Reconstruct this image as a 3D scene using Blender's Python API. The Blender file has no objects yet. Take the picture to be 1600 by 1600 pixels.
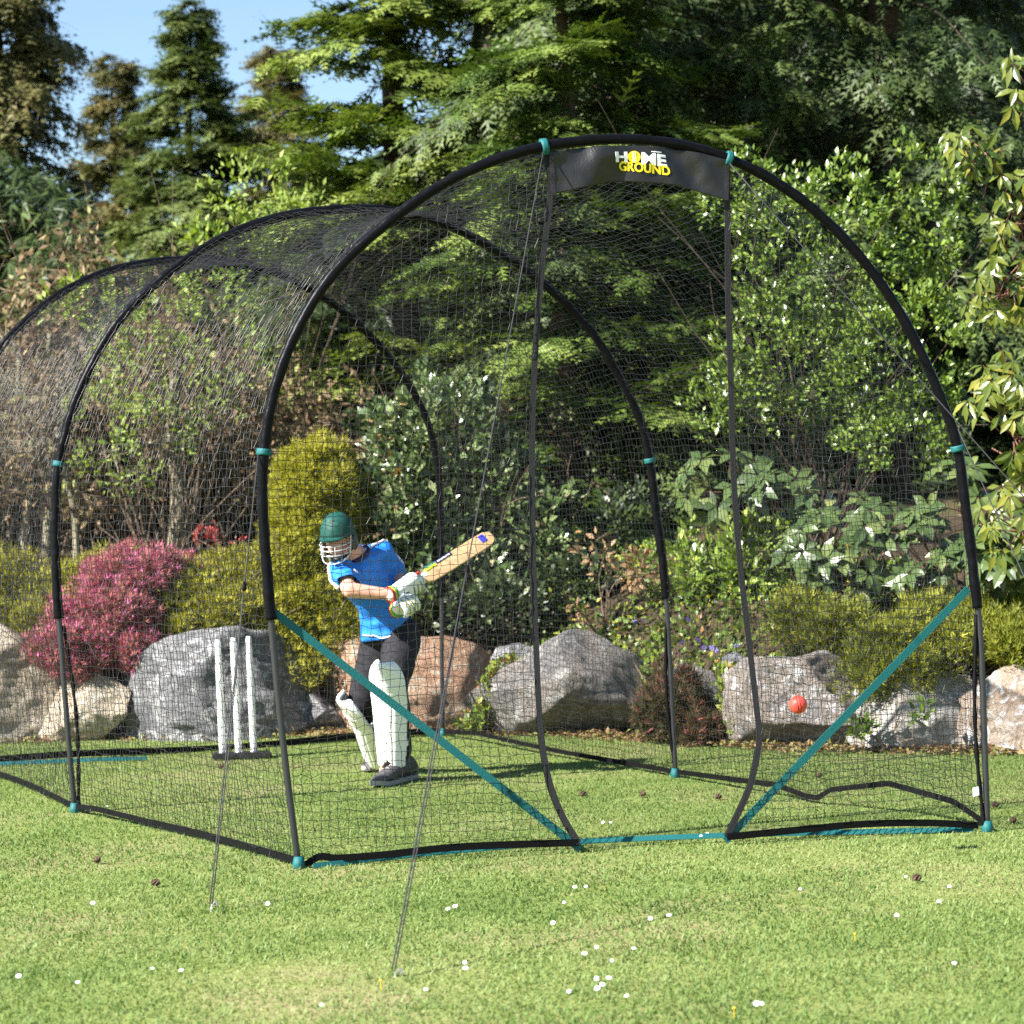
import bpy, bmesh, math, random
import numpy as np
from mathutils import Vector, Matrix

# ------------------------------------------------------------------ camera
F_PX, PITCH, ROLL, CAM_H = 4000.0, 0.0021, -0.0202, 1.4175      # 1600 px wide frame, 90 mm lens
_cp, _sp = math.cos(PITCH), math.sin(PITCH)
_f = np.array([0, _cp, _sp]); _u = np.array([0, -_sp, _cp]); _r = np.array([1.0, 0, 0])
_cr, _sr = math.cos(ROLL), math.sin(ROLL)
CR = _cr*_r + _sr*_u; CU = -_sr*_r + _cr*_u; CC = np.array([0, 0, CAM_H])
scene = bpy.context.scene
col = scene.collection
cam_d = bpy.data.cameras.new('camera'); cam = bpy.data.objects.new('camera', cam_d); col.objects.link(cam)
cam.matrix_world = Matrix(((CR[0], CU[0], -_f[0], 0), (CR[1], CU[1], -_f[1], 0), (CR[2], CU[2], -_f[2], CAM_H), (0, 0, 0, 1)))
cam_d.sensor_width = 36; cam_d.sensor_height = 36; cam_d.lens = 90; cam_d.clip_start = 0.1; cam_d.clip_end = 2000
cam_d.dof.use_dof = True; cam_d.dof.focus_distance = 11.2; cam_d.dof.aperture_fstop = 4.5
scene.camera = cam
# ------------------------------------------------------------------ sky, sun, exposure
SUN_EL = math.radians(37); SUN_AZ = math.atan2(-0.86, -0.51)
world = bpy.data.worlds.new('World'); scene.world = world; world.use_nodes = True
wn = world.node_tree.nodes; wl = world.node_tree.links
sky = wn.new('ShaderNodeTexSky'); sky.sky_type = 'NISHITA'; sky.sun_disc = False
sky.sun_elevation = SUN_EL; sky.sun_rotation = SUN_AZ; sky.air_density = 1.0; sky.dust_density = 0.0; sky.ozone_density = 2.2
wl.new(sky.outputs[0], wn['Background'].inputs[0]); wn['Background'].inputs[1].default_value = 0.058
sd = bpy.data.lights.new('sun', 'SUN'); sd.energy = 5.0; sd.angle = math.radians(0.53); sd.color = (1.0, 0.955, 0.88)
sun = bpy.data.objects.new('sun', sd); col.objects.link(sun)
_s = Vector((math.sin(SUN_AZ)*math.cos(SUN_EL), math.cos(SUN_AZ)*math.cos(SUN_EL), math.sin(SUN_EL)))
sun.rotation_euler = _s.to_track_quat('Z', 'Y').to_euler(); sun.location = _s*40
scene.view_settings.view_transform = 'Standard'; scene.view_settings.look = 'None'
scene.view_settings.exposure = 1.8; scene.view_settings.gamma = 1.0
scene.cycles.max_bounces = 6; scene.cycles.diffuse_bounces = 3; scene.cycles.transmission_bounces = 4; scene.cycles.transparent_max_bounces = 6
scene.cycles.use_denoising = False

# ------------------------------------------------------------------ helpers
def ray(x, y): return _f + CR*(x-800)/F_PX - CU*(y-800)/F_PX
def px(x, y, Y):                       # the point seen at a pixel, at depth Y
    d = ray(x, y); return CC + d*(Y/d[1])
def gnd(x, y, z=0.0):
    d = ray(x, y); return CC + d*((z-CAM_H)/d[2])
def onplane(x, y, P, n):
    d = ray(x, y); return CC + d*(np.dot(P-CC, n)/np.dot(d, n))
def V3(p): return Vector((float(p[0]), float(p[1]), float(p[2])))
rng = np.random.default_rng(11)

_lat = np.random.default_rng(5).random((64, 64, 64))
def vnoise(P, s=1.0):
    P = np.asarray(P, float)*s + 1000.0
    i = np.floor(P).astype(int); f = P-i; f = f*f*(3-2*f); i %= 64; j = (i+1) % 64
    r = 0
    for a in (0, 1):
        for b in (0, 1):
            for c in (0, 1):
                w = (f[..., 0] if a else 1-f[..., 0])*(f[..., 1] if b else 1-f[..., 1])*(f[..., 2] if c else 1-f[..., 2])
                r = r + w*_lat[(j if a else i)[..., 0], (j if b else i)[..., 1], (j if c else i)[..., 2]]
    return r
def fbm(P, s=1.0, o=4):
    r = 0; a = 0.5
    for k in range(o): r = r + a*(vnoise(P, s*2**k + k*.13)-.5); a *= .5
    return r

def link(o, parent=None):
    col.objects.link(o)
    if parent is not None: o.parent = parent
    return o
def mk(name, V, F, mat, parent=None, smooth=False, tint=None, origin=None, local=False):
    """one mesh object from vertex array and an (m,3) or (m,4) face array (or a list of faces)"""
    V = np.asarray(V, dtype=np.float32)
    base = np.zeros(3)
    if not local:
        if parent is not None:
            q = parent
            while q.parent is not None: q = q.parent
            base = np.array(q['_org']) if q.get('_org') is not None else np.zeros(3)
        if origin is not None and parent is None: base = np.asarray(origin, float)
    me = bpy.data.meshes.new(name)
    V = V - base.astype(np.float32)
    if isinstance(F, np.ndarray):
        k = F.shape[1]; m = len(F)
        me.vertices.add(len(V)); me.vertices.foreach_set('co', V.ravel())
        me.loops.add(m*k); me.loops.foreach_set('vertex_index', F.astype(np.int32).ravel())
        me.polygons.add(m); me.polygons.foreach_set('loop_start', np.arange(0, m*k, k, dtype=np.int32))
        me.update(calc_edges=True)
    else:
        me.from_pydata([tuple(v) for v in V.tolist()], [], F); me.update()
    if smooth: me.polygons.foreach_set('use_smooth', np.ones(len(me.polygons), dtype=bool))
    if tint is not None:
        a = me.attributes.new('tint', 'FLOAT', 'POINT'); a.data.foreach_set('value', np.asarray(tint, dtype=np.float32))
    if mat is not None: me.materials.append(mat)
    o = bpy.data.objects.new(name, me); link(o, parent)
    if parent is None:
        o.location = V3(base); o['_org'] = [float(b) for b in base]
    return o
def empty(name, loc, label, cat, group=None):
    o = bpy.data.objects.new(name, None); o.empty_display_size = .2; link(o); o.location = V3(loc)
    o['_org'] = [float(b) for b in loc]; o['label'] = label; o['category'] = cat
    if group: o['group'] = group
    return o
def tag(o, label, cat, group=None, kind=None):
    if label: o['label'] = label
    if cat: o['category'] = cat
    if group: o['group'] = group
    if kind: o['kind'] = kind
    return o
def subpart(o, parent, child_org):       # keep an object's world place while parenting below a part that sits at its thing's origin
    o.parent = parent
    return o

def frames(P):
    P = np.asarray(P, float); T = np.gradient(P, axis=0); T /= np.linalg.norm(T, axis=1)[:, None]+1e-9
    a = np.array([0, 0, 1.0]) if abs(T[0][2]) < .9 else np.array([1.0, 0, 0])
    N = []; n = np.cross(T[0], np.cross(a, T[0])); n /= np.linalg.norm(n)
    for t in T:
        n = n - t*np.dot(n, t); n /= np.linalg.norm(n)+1e-9; N.append(n)
    N = np.array(N); return T, N, np.cross(T, N)
def tube(P, r, n=10, cap=True):
    P = np.asarray(P, float); m = len(P); r = np.broadcast_to(np.asarray(r, float), (m,))
    T, N, B = frames(P); a = np.arange(n)*2*math.pi/n
    V = P[:, None] + r[:, None, None]*(np.cos(a)[None, :, None]*N[:, None] + np.sin(a)[None, :, None]*B[:, None])
    V = V.reshape(-1, 3); F = []
    for i in range(m-1):
        for j in range(n):
            k = (j+1) % n; F.append([i*n+j, i*n+k, (i+1)*n+k, (i+1)*n+j])
    F = np.array(F)
    if cap:
        V = np.vstack([V, P[:1], P[-1:]]); c0, c1 = m*n, m*n+1; t = []
        for j in range(n):
            k = (j+1) % n; t.append([c0, k, j, j]); t.append([c1, (m-1)*n+j, (m-1)*n+k, (m-1)*n+k])
        F = [list(q) for q in F] + [q[:3] for q in t]
    return V, F
def joinm(parts):
    Vs, Fs, n = [], [], 0
    for V, F in parts:
        Vs.append(np.asarray(V, float)); Fs += [[int(i)+n for i in f] for f in F]; n += len(V)
    return np.vstack(Vs), Fs
def ribbon(P, W, th=.003):
    """flat strap with thickness: centre line P, half-width vectors W"""
    P = np.asarray(P, float); W = np.asarray(W, float); T = np.gradient(P, axis=0)
    Nn = np.cross(T, W); Nn /= np.linalg.norm(Nn, axis=1)[:, None]+1e-9; Nn *= th/2
    V = np.stack([P-W-Nn, P+W-Nn, P+W+Nn, P-W+Nn], 1).reshape(-1, 3); F = []
    for i in range(len(P)-1):
        a, b = 4*i, 4*i+4
        for j in range(4):
            k = (j+1) % 4; F.append([a+j, a+k, b+k, b+j])
    F.append([3, 2, 1, 0]); e = 4*(len(P)-1); F.append([e, e+1, e+2, e+3])
    return V, F
def catmull(P, n=8):
    P = np.asarray(P, float); Q = np.vstack([2*P[0]-P[1], P, 2*P[-1]-P[-2]]); out = []
    for i in range(1, len(Q)-2):
        p0, p1, p2, p3 = Q[i-1:i+3]
        for t in np.linspace(0, 1, n, endpoint=False):
            out.append(.5*((2*p1)+(-p0+p2)*t+(2*p0-5*p1+4*p2-p3)*t*t+(-p0+3*p1-3*p2+p3)*t**3))
    out.append(P[-1]); return np.array(out)
def resample(P, n):
    d = np.r_[0, np.cumsum(np.linalg.norm(np.diff(P, axis=0), axis=1))]
    t = np.linspace(0, d[-1], n); return np.stack([np.interp(t, d, P[:, k]) for k in range(3)], 1)
def prisms(A, B, r):
    """thin three-sided cords between the points A and B"""
    A = np.asarray(A, float); B = np.asarray(B, float); T = B-A; T /= np.linalg.norm(T, axis=1)[:, None]+1e-9
    ref = np.where(np.abs(T[:, 2:3]) < .8, np.array([[0, 0, 1.0]]), np.array([[1.0, 0, 0]]))
    N = np.cross(T, ref); N /= np.linalg.norm(N, axis=1)[:, None]; Bn = np.cross(T, N)
    r = np.broadcast_to(np.asarray(r, float), (len(A),))[:, None]
    ring = [np.cos(a)*N+np.sin(a)*Bn for a in (0.3, 2.394, 4.489)]
    V = np.stack([A+r*k for k in ring]+[B+r*k for k in ring], 1).reshape(-1, 3)
    b = (np.arange(len(A))*6)[:, None]
    F = np.stack([b+np.array([[j, (j+1) % 3, 3+(j+1) % 3, 3+j]]) for j in range(3)], 1).reshape(-1, 4)
    return V, F

# ------------------------------------------------------------------ materials
def nmat(name):
    m = bpy.data.materials.new(name); m.use_nodes = True
    return m, m.node_tree.nodes, m.node_tree.links, m.node_tree.nodes['Principled BSDF']
def simple(name, c, rough=.6, metal=0, spec=.5, bump=0, bscale=60, var=0, sheen=0):
    m, n, l, b = nmat(name)
    b.inputs['Base Color'].default_value = (*c, 1); b.inputs['Roughness'].default_value = rough
    b.inputs['Metallic'].default_value = metal; b.inputs['Specular IOR Level'].default_value = spec
    if sheen: b.inputs['Sheen Weight'].default_value = sheen
    if bump or var:
        tc = n.new('ShaderNodeTexCoord'); no = n.new('ShaderNodeTexNoise'); no.inputs['Scale'].default_value = bscale; no.inputs['Detail'].default_value = 5
        l.new(tc.outputs['Object'], no.inputs['Vector'])
        if bump:
            bp = n.new('ShaderNodeBump'); bp.inputs['Strength'].default_value = bump; bp.inputs['Distance'].default_value = .01
            l.new(no.outputs[0], bp.inputs['Height']); l.new(bp.outputs[0], b.inputs['Normal'])
        if var:
            hs = n.new('ShaderNodeHueSaturation'); hs.inputs['Color'].default_value = (*c, 1)
            mr = n.new('ShaderNodeMapRange'); mr.inputs[1].default_value = .3; mr.inputs[2].default_value = .7; mr.inputs[3].default_value = 1-var; mr.inputs[4].default_value = 1+var
            l.new(no.outputs[0], mr.inputs[0]); l.new(mr.outputs[0], hs.inputs['Value']); l.new(hs.outputs[0], b.inputs['Base Color'])
    return m
def ramp(n, stops):
    r = n.new('ShaderNodeValToRGB'); e = r.color_ramp.elements
    e[0].position = stops[0][0]; e[0].color = (*stops[0][1], 1)
    e[1].position = stops[-1][0]; e[1].color = (*stops[-1][1], 1)
    for p, c in stops[1:-1]:
        k = e.new(p); k.color = (*c, 1)
    return r
def leafmat(name, stops, rough=.5, transl=.3, spec=.4):
    m, n, l, b = nmat(name)
    at = n.new('ShaderNodeAttribute'); at.attribute_name = 'tint'
    r = ramp(n, stops); l.new(at.outputs['Fac'], r.inputs[0]); l.new(r.outputs[0], b.inputs['Base Color'])
    b.inputs['Roughness'].default_value = rough; b.inputs['Specular IOR Level'].default_value = spec
    if transl:
        t = n.new('ShaderNodeBsdfTranslucent'); hs = n.new('ShaderNodeHueSaturation'); hs.inputs['Saturation'].default_value = 1.15; hs.inputs['Value'].default_value = 1.2
        l.new(r.outputs[0], hs.inputs['Color']); l.new(hs.outputs[0], t.inputs['Color'])
        mx = n.new('ShaderNodeMixShader'); mx.inputs[0].default_value = transl
        l.new(b.outputs[0], mx.inputs[1]); l.new(t.outputs[0], mx.inputs[2]); l.new(mx.outputs[0], n['Material Output'].inputs[0])
    return m
def rockmat(name, c1, c2, c3, pale=(.62, .6, .58), scale=3.0):
    m, n, l, b = nmat(name)
    tc = n.new('ShaderNodeTexCoord')
    n1 = n.new('ShaderNodeTexNoise'); n1.inputs['Scale'].default_value = scale; n1.inputs['Detail'].default_value = 8; n1.inputs['Roughness'].default_value = .65; n1.inputs['Distortion'].default_value = .6
    n2 = n.new('ShaderNodeTexNoise'); n2.inputs['Scale'].default_value = scale*14; n2.inputs['Detail'].default_value = 6; n2.inputs['Roughness'].default_value = .75
    n3 = n.new('ShaderNodeTexNoise'); n3.inputs['Scale'].default_value = scale*2.3; n3.inputs['Detail'].default_value = 9; n3.inputs['Roughness'].default_value = .7; n3.inputs['Distortion'].default_value = 1.6
    for k in (n1, n2, n3): l.new(tc.outputs['Object'], k.inputs['Vector'])
    r1 = ramp(n, [(.3, c1), (.5, c2), (.7, c3)]); l.new(n1.outputs[0], r1.inputs[0])
    r3 = ramp(n, [(.52, (0, 0, 0)), (.6, (1, 1, 1))]); l.new(n3.outputs[0], r3.inputs[0])
    mx = n.new('ShaderNodeMix'); mx.data_type = 'RGBA'; l.new(r3.outputs[0], mx.inputs[0]); l.new(r1.outputs[0], mx.inputs[6]); mx.inputs[7].default_value = (*pale, 1)
    r2 = ramp(n, [(.32, (.4, .4, .4)), (.62, (1.2, 1.2, 1.2))]); l.new(n2.outputs[0], r2.inputs[0])
    mu = n.new('ShaderNodeMix'); mu.data_type = 'RGBA'; mu.blend_type = 'MULTIPLY'; mu.inputs[0].default_value = .8
    l.new(mx.outputs[2], mu.inputs[6]); l.new(r2.outputs[0], mu.inputs[7]); l.new(mu.outputs[2], b.inputs['Base Color'])
    b.inputs['Roughness'].default_value = .85; b.inputs['Specular IOR Level'].default_value = .25
    ad = n.new('ShaderNodeMath'); ad.operation = 'MULTIPLY_ADD'; ad.inputs[1].default_value = .35
    l.new(n2.outputs[0], ad.inputs[0]); l.new(n3.outputs[0], ad.inputs[2])
    bp = n.new('ShaderNodeBump'); bp.inputs['Strength'].default_value = .9; bp.inputs['Distance'].default_value = .05
    l.new(ad.outputs[0], bp.inputs['Height']); l.new(bp.outputs[0], b.inputs['Normal'])
    return m
def groundmat(name, stops, s1, s2, bump=.4):
    m, n, l, b = nmat(name)
    g = n.new('ShaderNodeNewGeometry')
    a = n.new('ShaderNodeTexNoise'); a.inputs['Scale'].default_value = s1; a.inputs['Detail'].default_value = 6; a.inputs['Roughness'].default_value = .6
    c = n.new('ShaderNodeTexNoise'); c.inputs['Scale'].default_value = s2; c.inputs['Detail'].default_value = 4
    l.new(g.outputs['Position'], a.inputs['Vector']); l.new(g.outputs['Position'], c.inputs['Vector'])
    ad = n.new('ShaderNodeMath'); ad.operation = 'MULTIPLY_ADD'; ad.inputs[1].default_value = .45
    sb = n.new('ShaderNodeMath'); sb.operation = 'SUBTRACT'; sb.inputs[1].default_value = .22
    l.new(c.outputs[0], ad.inputs[0]); l.new(a.outputs[0], ad.inputs[2]); l.new(ad.outputs[0], sb.inputs[0])
    r = ramp(n, stops); l.new(sb.outputs[0], r.inputs[0]); l.new(r.outputs[0], b.inputs['Base Color'])
    b.inputs['Roughness'].default_value = .9; b.inputs['Specular IOR Level'].default_value = .15
    bp = n.new('ShaderNodeBump'); bp.inputs['Strength'].default_value = bump; bp.inputs['Distance'].default_value = .02
    l.new(c.outputs[0], bp.inputs['Height']); l.new(bp.outputs[0], b.inputs['Normal'])
    return m

M = {}
M['lawn'] = groundmat('lawn_turf', [(.3, (.11, .155, .037)), (.5, (.175, .21, .058)), (.64, (.22, .21, .09)), (.78, (.29, .22, .13))], .9, 45)
M['soil'] = groundmat('bed_soil', [(.35, (.035, .026, .016)), (.55, (.07, .05, .03)), (.7, (.06, .07, .02))], 2.2, 30, .8)
M['pole'] = simple('galvanised_pole', (.06, .06, .07), .34, .7)
M['sleeve'] = simple('black_sleeve_fabric', (.0035, .0035, .005), .38, 0, .1, .25, 40)
M['net'] = simple('black_net_cord', (.012, .012, .013), .42, 0, .5)
M['hem'] = simple('black_webbing', (.003, .003, .0035), .65, 0, .12, .3, 150)
M['seam'] = simple('grey_seam_webbing', (.02, .019, .022), .65, 0, .25, .3, 150)
M['teal'] = simple('teal_webbing', (.003, .1, .105), .6, 0, .4, .3, 200, .12)
M['rope'] = simple('dark_cord', (.03, .03, .033), .6, 0, .3, .4, 300)
M['white'] = simple('white_plastic', (.8, .8, .8), .4)
M['steel'] = simple('steel_wire', (.72, .72, .75), .3, .6)
M['peg'] = simple('peg_steel', (.5, .5, .52), .35, .8)

# ------------------------------------------------------------------ the ground
EDGE_X = [-30, -6, -3.4, -2.7, -1.6, -.46, .38, 1.63, 2.83, 6, 30]
EDGE_Y = [20, 17.3, 16.95, 17.1, 17.0, 17.05, 16.5, 15.2, 14.75, 13.6, 8]
def edge(x): return np.interp(x, EDGE_X, EDGE_Y)+.5
def bank(x, y):
    d = y-edge(x)
    z = np.interp(d, [-.1, .25, .9, 2.2, 6, 30], [-.1, .3, .8, 1.15, 1.5, 2.0])
    return z + .12*fbm(np.stack([x, y, 0*x], -1), .9)
def lawn_sheet():
    a = np.r_[-900, -300, -100, -40, np.linspace(-12, 12, 25), 40, 100, 300, 900]
    b = np.r_[-300, -60, -10, np.linspace(0, 26, 27), 60, 200, 600, 1500]
    X, Y = np.meshgrid(a, b); n, m = X.shape
    V = np.stack([X.ravel(), Y.ravel(), 0*X.ravel()], 1)
    i = np.arange(n*m).reshape(n, m); F = np.stack([i[:-1, :-1], i[:-1, 1:], i[1:, 1:], i[1:, :-1]], -1).reshape(-1, 4)
    return mk('lawn', V, F, M['lawn'])
tag(lawn_sheet(), None, None, kind='structure')
def bed_sheet():
    a = np.r_[-60, -40, -25, -15, np.linspace(-9, 9, 91), 15, 25, 40, 60]; d = np.r_[np.linspace(-.1, 6, 40), 8, 12, 20, 40, 80]
    X, D = np.meshgrid(a, d); Yy = edge(X)+D; Z = bank(X, Yy)
    n, m = X.shape; i = np.arange(n*m).reshape(n, m)
    F = np.stack([i[:-1, :-1], i[:-1, 1:], i[1:, 1:], i[1:, :-1]], -1).reshape(-1, 4)
    return mk('planted_bank', np.stack([X, Yy, Z], -1).reshape(-1, 3), F, M['soil'], smooth=True)
tag(bed_sheet(), None, None, kind='structure')
def grass():
    N = 300000
    Yc = np.linspace(6.2, 17.2, 200); dens = np.interp(Yc, [6, 9, 13, 17], [5200, 4200, 2600, 1700])*(2*(.2*Yc+.9))
    cdf = np.cumsum(dens); cdf /= cdf[-1]
    y = np.interp(rng.random(N), cdf, Yc); x = (rng.random(N)*2-1)*(.2*y+.9)
    k = y < edge(x)-.3; x, y = x[k], y[k]; N = len(x)
    P = np.stack([x, y, 0*x], 1)
    cl = vnoise(P, 7.0)*.6+vnoise(P, 22.0)*.4; patch = fbm(P+7, .8, 4)+.35*fbm(P+3, 3.1, 3)
    bare = np.clip((patch-.1)*6, 0, 1)
    h = (.008+.015*cl)*(.6+.8*rng.random(N))*(1-.45*bare); h += (rng.random(N) < .015)*.012
    w = .002+.002*rng.random(N)
    az = rng.random(N)*2*np.pi; lean = .25+.9*rng.random(N)
    T = np.stack([np.cos(az), np.sin(az), 0*az], 1); S = np.stack([-np.sin(az+rng.normal(0, .6, N)), np.cos(az), 0*az], 1)
    mid = P+T*(h*lean*.4)[:, None]; mid[:, 2] = h*.62
    tip = P+T*(h*lean*1.2)[:, None]; tip[:, 2] = h*(1.05-.35*lean)
    W = S*w[:, None]
    V = np.stack([P-W*1.1, P+W*1.1, tip], 1).reshape(-1, 3); F = np.arange(N*3).reshape(-1, 3)
    t = np.clip(.4+patch*.95+rng.normal(0, .085, N)-.2*(cl-.5), 0, 1)
    mat = leafmat('grass_blades', [(0, (.07, .12, .03)), (.3, (.13, .2, .052)), (.55, (.195, .265, .085)), (.78, (.29, .31, .13)), (1, (.41, .36, .23))], .55, .35, .25)
    o = mk('grass', V, F, mat, tint=np.repeat(t, 3)); tag(o, 'short sunlit mown grass covering the lawn', 'grass', kind='stuff')
grass()

# ------------------------------------------------------------------ boulders
def boulder(name, label, outline, Y, depth, mat, seed, facets=9, rough=.03):
    oc = np.array(outline, float); oc = np.concatenate([oc[i]+(oc[(i+1) % len(oc)]-oc[i])*np.linspace(0, 1, 12, endpoint=False)[:, None] for i in range(len(oc))])
    O = np.array([px(a, b, Y) for a, b in oc]); c2 = np.array([(O[:, 0].min()+O[:, 0].max())/2, O[:, 2].min()*.55+O[:, 2].max()*.45])
    ang = np.arctan2(O[:, 2]-c2[1], O[:, 0]-c2[0]); rad = np.hypot(O[:, 2]-c2[1], O[:, 0]-c2[0])
    s = np.argsort(ang); ang, rad = ang[s], rad[s]
    ang = np.r_[ang-2*np.pi, ang, ang+2*np.pi]; rad = np.r_[rad, rad, rad]
    bm = bmesh.new(); bmesh.ops.create_icosphere(bm, subdivisions=5, radius=1)
    V = np.array([v.co[:] for v in bm.verts]); F = np.array([[v.index for v in f.verts] for f in bm.faces]); bm.free()
    ph = np.arctan2(V[:, 2], V[:, 0]); R = np.interp(ph, ang, rad)
    sd = np.clip(1-np.abs(V[:, 1])**2.8, 0, 1)**.5
    Q = np.stack([np.cos(ph)*R*sd, V[:, 1]*depth, np.sin(ph)*R*sd], 1)
    g = np.random.default_rng(seed)
    for k in range(facets):                       # broken faces
        n = np.array([g.normal(0, .75), -1.0, g.normal(.15, .6)]); n /= np.linalg.norm(n); e = (Q@n); lim = np.quantile(e, .72+.2*g.random())
        Q = Q-np.outer(np.clip(e-lim, 0, None)*.97, n)
    nn = V/np.linalg.norm(V, axis=1)[:, None]
    Q = Q+nn*(fbm(Q+seed*3.7, 3.0, 5)*rough*3)[:, None]+nn*(np.abs(fbm(Q*np.array([1, 1, 2.4])+seed, 6.0, 3))*-rough*2.2)[:, None]
    lo, hi = Q.min(0), Q.max(0); ol = np.array([(O[:, 0].min()-c2[0])*1.05, -depth, O[:, 2].min()-c2[1]]); oh = np.array([(O[:, 0].max()-c2[0])*1.05, depth, O[:, 2].max()-c2[1]])
    Q = ol+(Q-lo)/(hi-lo)*(oh-ol)
    W = Q+np.array([c2[0], Y+depth*.35, c2[1]])
    base = np.array([c2[0], Y+depth*.35, 0.0])
    o = mk(name, W, F, mat, smooth=True, origin=base)
    for p in o.data.polygons: pass
    return tag(o, label, 'boulder', 'boulders edging the planted bank')
RG = rockmat('grey_rock', (.1, .105, .115), (.2, .2, .21), (.28, .275, .27), (.46, .46, .47))
RB = rockmat('beige_rock', (.3, .235, .165), (.43, .355, .265), (.47, .415, .33), (.54, .5, .43))
RR = rockmat('red_rock', (.22, .12, .075), (.34, .2, .125), (.4, .29, .2), (.48, .43, .34))
RT = rockmat('tan_grey_rock', (.12, .125, .135), (.21, .19, .17), (.27, .225, .19), (.34, .325, .31), 2.2)
RP = rockmat('pale_rock', (.3, .265, .22), (.41, .38, .33), (.48, .45, .4), (.58, .57, .55))
boulder('boulder', 'big sunlit beige boulder at the left edge, below the golden juniper', [(-110, 1165), (-120, 1000), (-60, 965), (0, 982), (50, 1012), (88, 1062), (95, 1120), (60, 1160), (-20, 1165)], 17.1, .5, RB, 1)
boulder('boulder', 'low beige boulder below the pink heather, left of the big grey boulder', [(62, 1155), (70, 1075), (110, 1050), (160, 1052), (208, 1075), (200, 1115), (165, 1150), (110, 1158)], 17.05, .4, RB, 2)
boulder('boulder', 'large grey white-streaked boulder standing behind the cricket stumps', [(170, 1165), (182, 1105), (212, 1042), (262, 995), (335, 978), (405, 995), (450, 1045), (495, 1105), (500, 1150), (380, 1160), (260, 1168)], 16.95, .5, RG, 3, 12, .045)
boulder('boulder', 'dark grey leaning slab between the large grey and the red boulder', [(455, 1150), (462, 1085), (485, 1075), (520, 1105), (552, 1150), (500, 1158)], 17.25, .3, RG, 4, 3, .03)
boulder('boulder', 'reddish brown boulder behind the batsman', [(488, 1150), (495, 1040), (520, 1003), (600, 995), (700, 998), (748, 1012), (773, 1050), (768, 1100), (745, 1140), (690, 1158), (580, 1160)], 17.25, .5, RR, 5)
boulder('boulder', 'small rounded grey boulder right of the red boulder, upper of two', [(768, 1030), (778, 1012), (810, 1006), (842, 1016), (850, 1045), (815, 1055), (780, 1052)], 17.35, .25, RG, 6, 5, .02)
boulder('boulder', 'narrow grey stone wedged between red boulder and peaked boulder', [(752, 1120), (768, 1062), (790, 1038), (815, 1045), (800, 1085), (775, 1130)], 17.2, .22, RG, 7, 6, .02)
boulder('boulder', 'big peaked grey and tan boulder right of the batsman', [(730, 1150), (745, 1105), (795, 1060), (850, 1022), (905, 984), (935, 986), (975, 1008), (1035, 1042), (1050, 1095), (1030, 1145), (900, 1158), (800, 1150)], 16.6, .45, RT, 8, 8, .03)
boulder('boulder', 'medium rounded grey boulder behind the dark red heather', [(1030, 1118), (1036, 1052), (1070, 1036), (1112, 1050), (1132, 1080), (1118, 1118), (1070, 1130)], 16.2, .3, RT, 9, 6, .02)
boulder('boulder', 'streaked grey and brown boulder behind the red ball', [(1136, 1150), (1135, 1060), (1165, 1030), (1230, 1026), (1290, 1018), (1335, 1040), (1352, 1100), (1335, 1150), (1265, 1172), (1180, 1165)], 15.45, .42, rockmat('mixed_rock', (.15, .15, .165), (.29, .24, .2), (.22, .22, .235), (.56, .55, .55), 4), 10, 12, .04)
boulder('boulder', 'long pale cream boulder on the right, left of the corner pole', [(1330, 1165), (1338, 1080), (1380, 1058), (1450, 1062), (1520, 1060), (1532, 1110), (1525, 1170), (1430, 1172)], 15.15, .4, RP, 11, 6, .018)
boulder('boulder', 'pale cracked boulder at the right edge behind the corner pole', [(1508, 1180), (1512, 1090), (1545, 1058), (1590, 1040), (1660, 1045), (1690, 1110), (1670, 1190), (1580, 1195)], 14.9, .42, rockmat('pale_brown_rock', (.25, .175, .125), (.35, .28, .22), (.44, .41, .37), (.58, .57, .56), 3.4), 12, 12, .05)
boulder('boulder', 'small pale stone in the ground cover above the ball', [(1128, 1062), (1132, 1030), (1150, 1018), (1172, 1030), (1176, 1058), (1150, 1068)], 16.2, .2, RG, 13, 5, .02)

# ------------------------------------------------------------------ foliage tools
LEAF_T = np.array([[0, 0, 0], [-.2, .3, .05], [0, .34, 0], [.2, .3, .05], [-.22, .62, .02], [0, .66, -.04], [.22, .62, .02], [0, 1, -.14]])
LEAF_F = np.array([[0, 2, 1], [0, 3, 2], [1, 2, 5], [1, 5, 4], [2, 3, 6], [2, 6, 5], [4, 5, 7], [5, 6, 7]])
DIAM_T = np.array([[0, 0, 0], [-.24, .5, .05], [.24, .5, .05], [0, 1, -.04]]); DIAM_F = np.array([[0, 2, 1], [1, 2, 3]])
def frond_template(pairs=6, w=.035, side=.38, up=-.05):
    V, F = [], []
    def d(a, dr, L, wd):
        n = np.array([-dr[1], dr[0], 0]); b = len(V); m = a+dr*L*.45
        V.extend([a-n*wd*.75+dr*L*.06, a+n*wd*.75+dr*L*.06, a+dr*L+np.array([0, 0, up*L])]); F.append([b, b+1, b+2])
    d(np.array([0, 0, 0.]), np.array([0, 1., 0]), 1.0, w*.8)
    for i in range(pairs):
        t = .08+.84*i/(pairs-1); L = side*(1-.62*t)
        for s in (-1, 1):
            a = s*(.95-.25*t); d(np.array([0, t, up*t*t*.5]), np.array([math.sin(a), math.cos(a), 0]), L, w)
    return np.array(V), np.array(F)
FROND_T, FROND_F = frond_template(4, .085, .42)
FINE_T, FINE_F = frond_template(4, .075, .36, -.14)
TUFT_T = np.array([[-.085, .05, 0], [.085, .05, 0], [0, 1, 0], [-.12, .1, .02], [.02, .0, .03], [-.42, .85, .16], [.12, .1, -.02], [-.02, 0, -.03], [.42, .85, -.16]])
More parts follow.
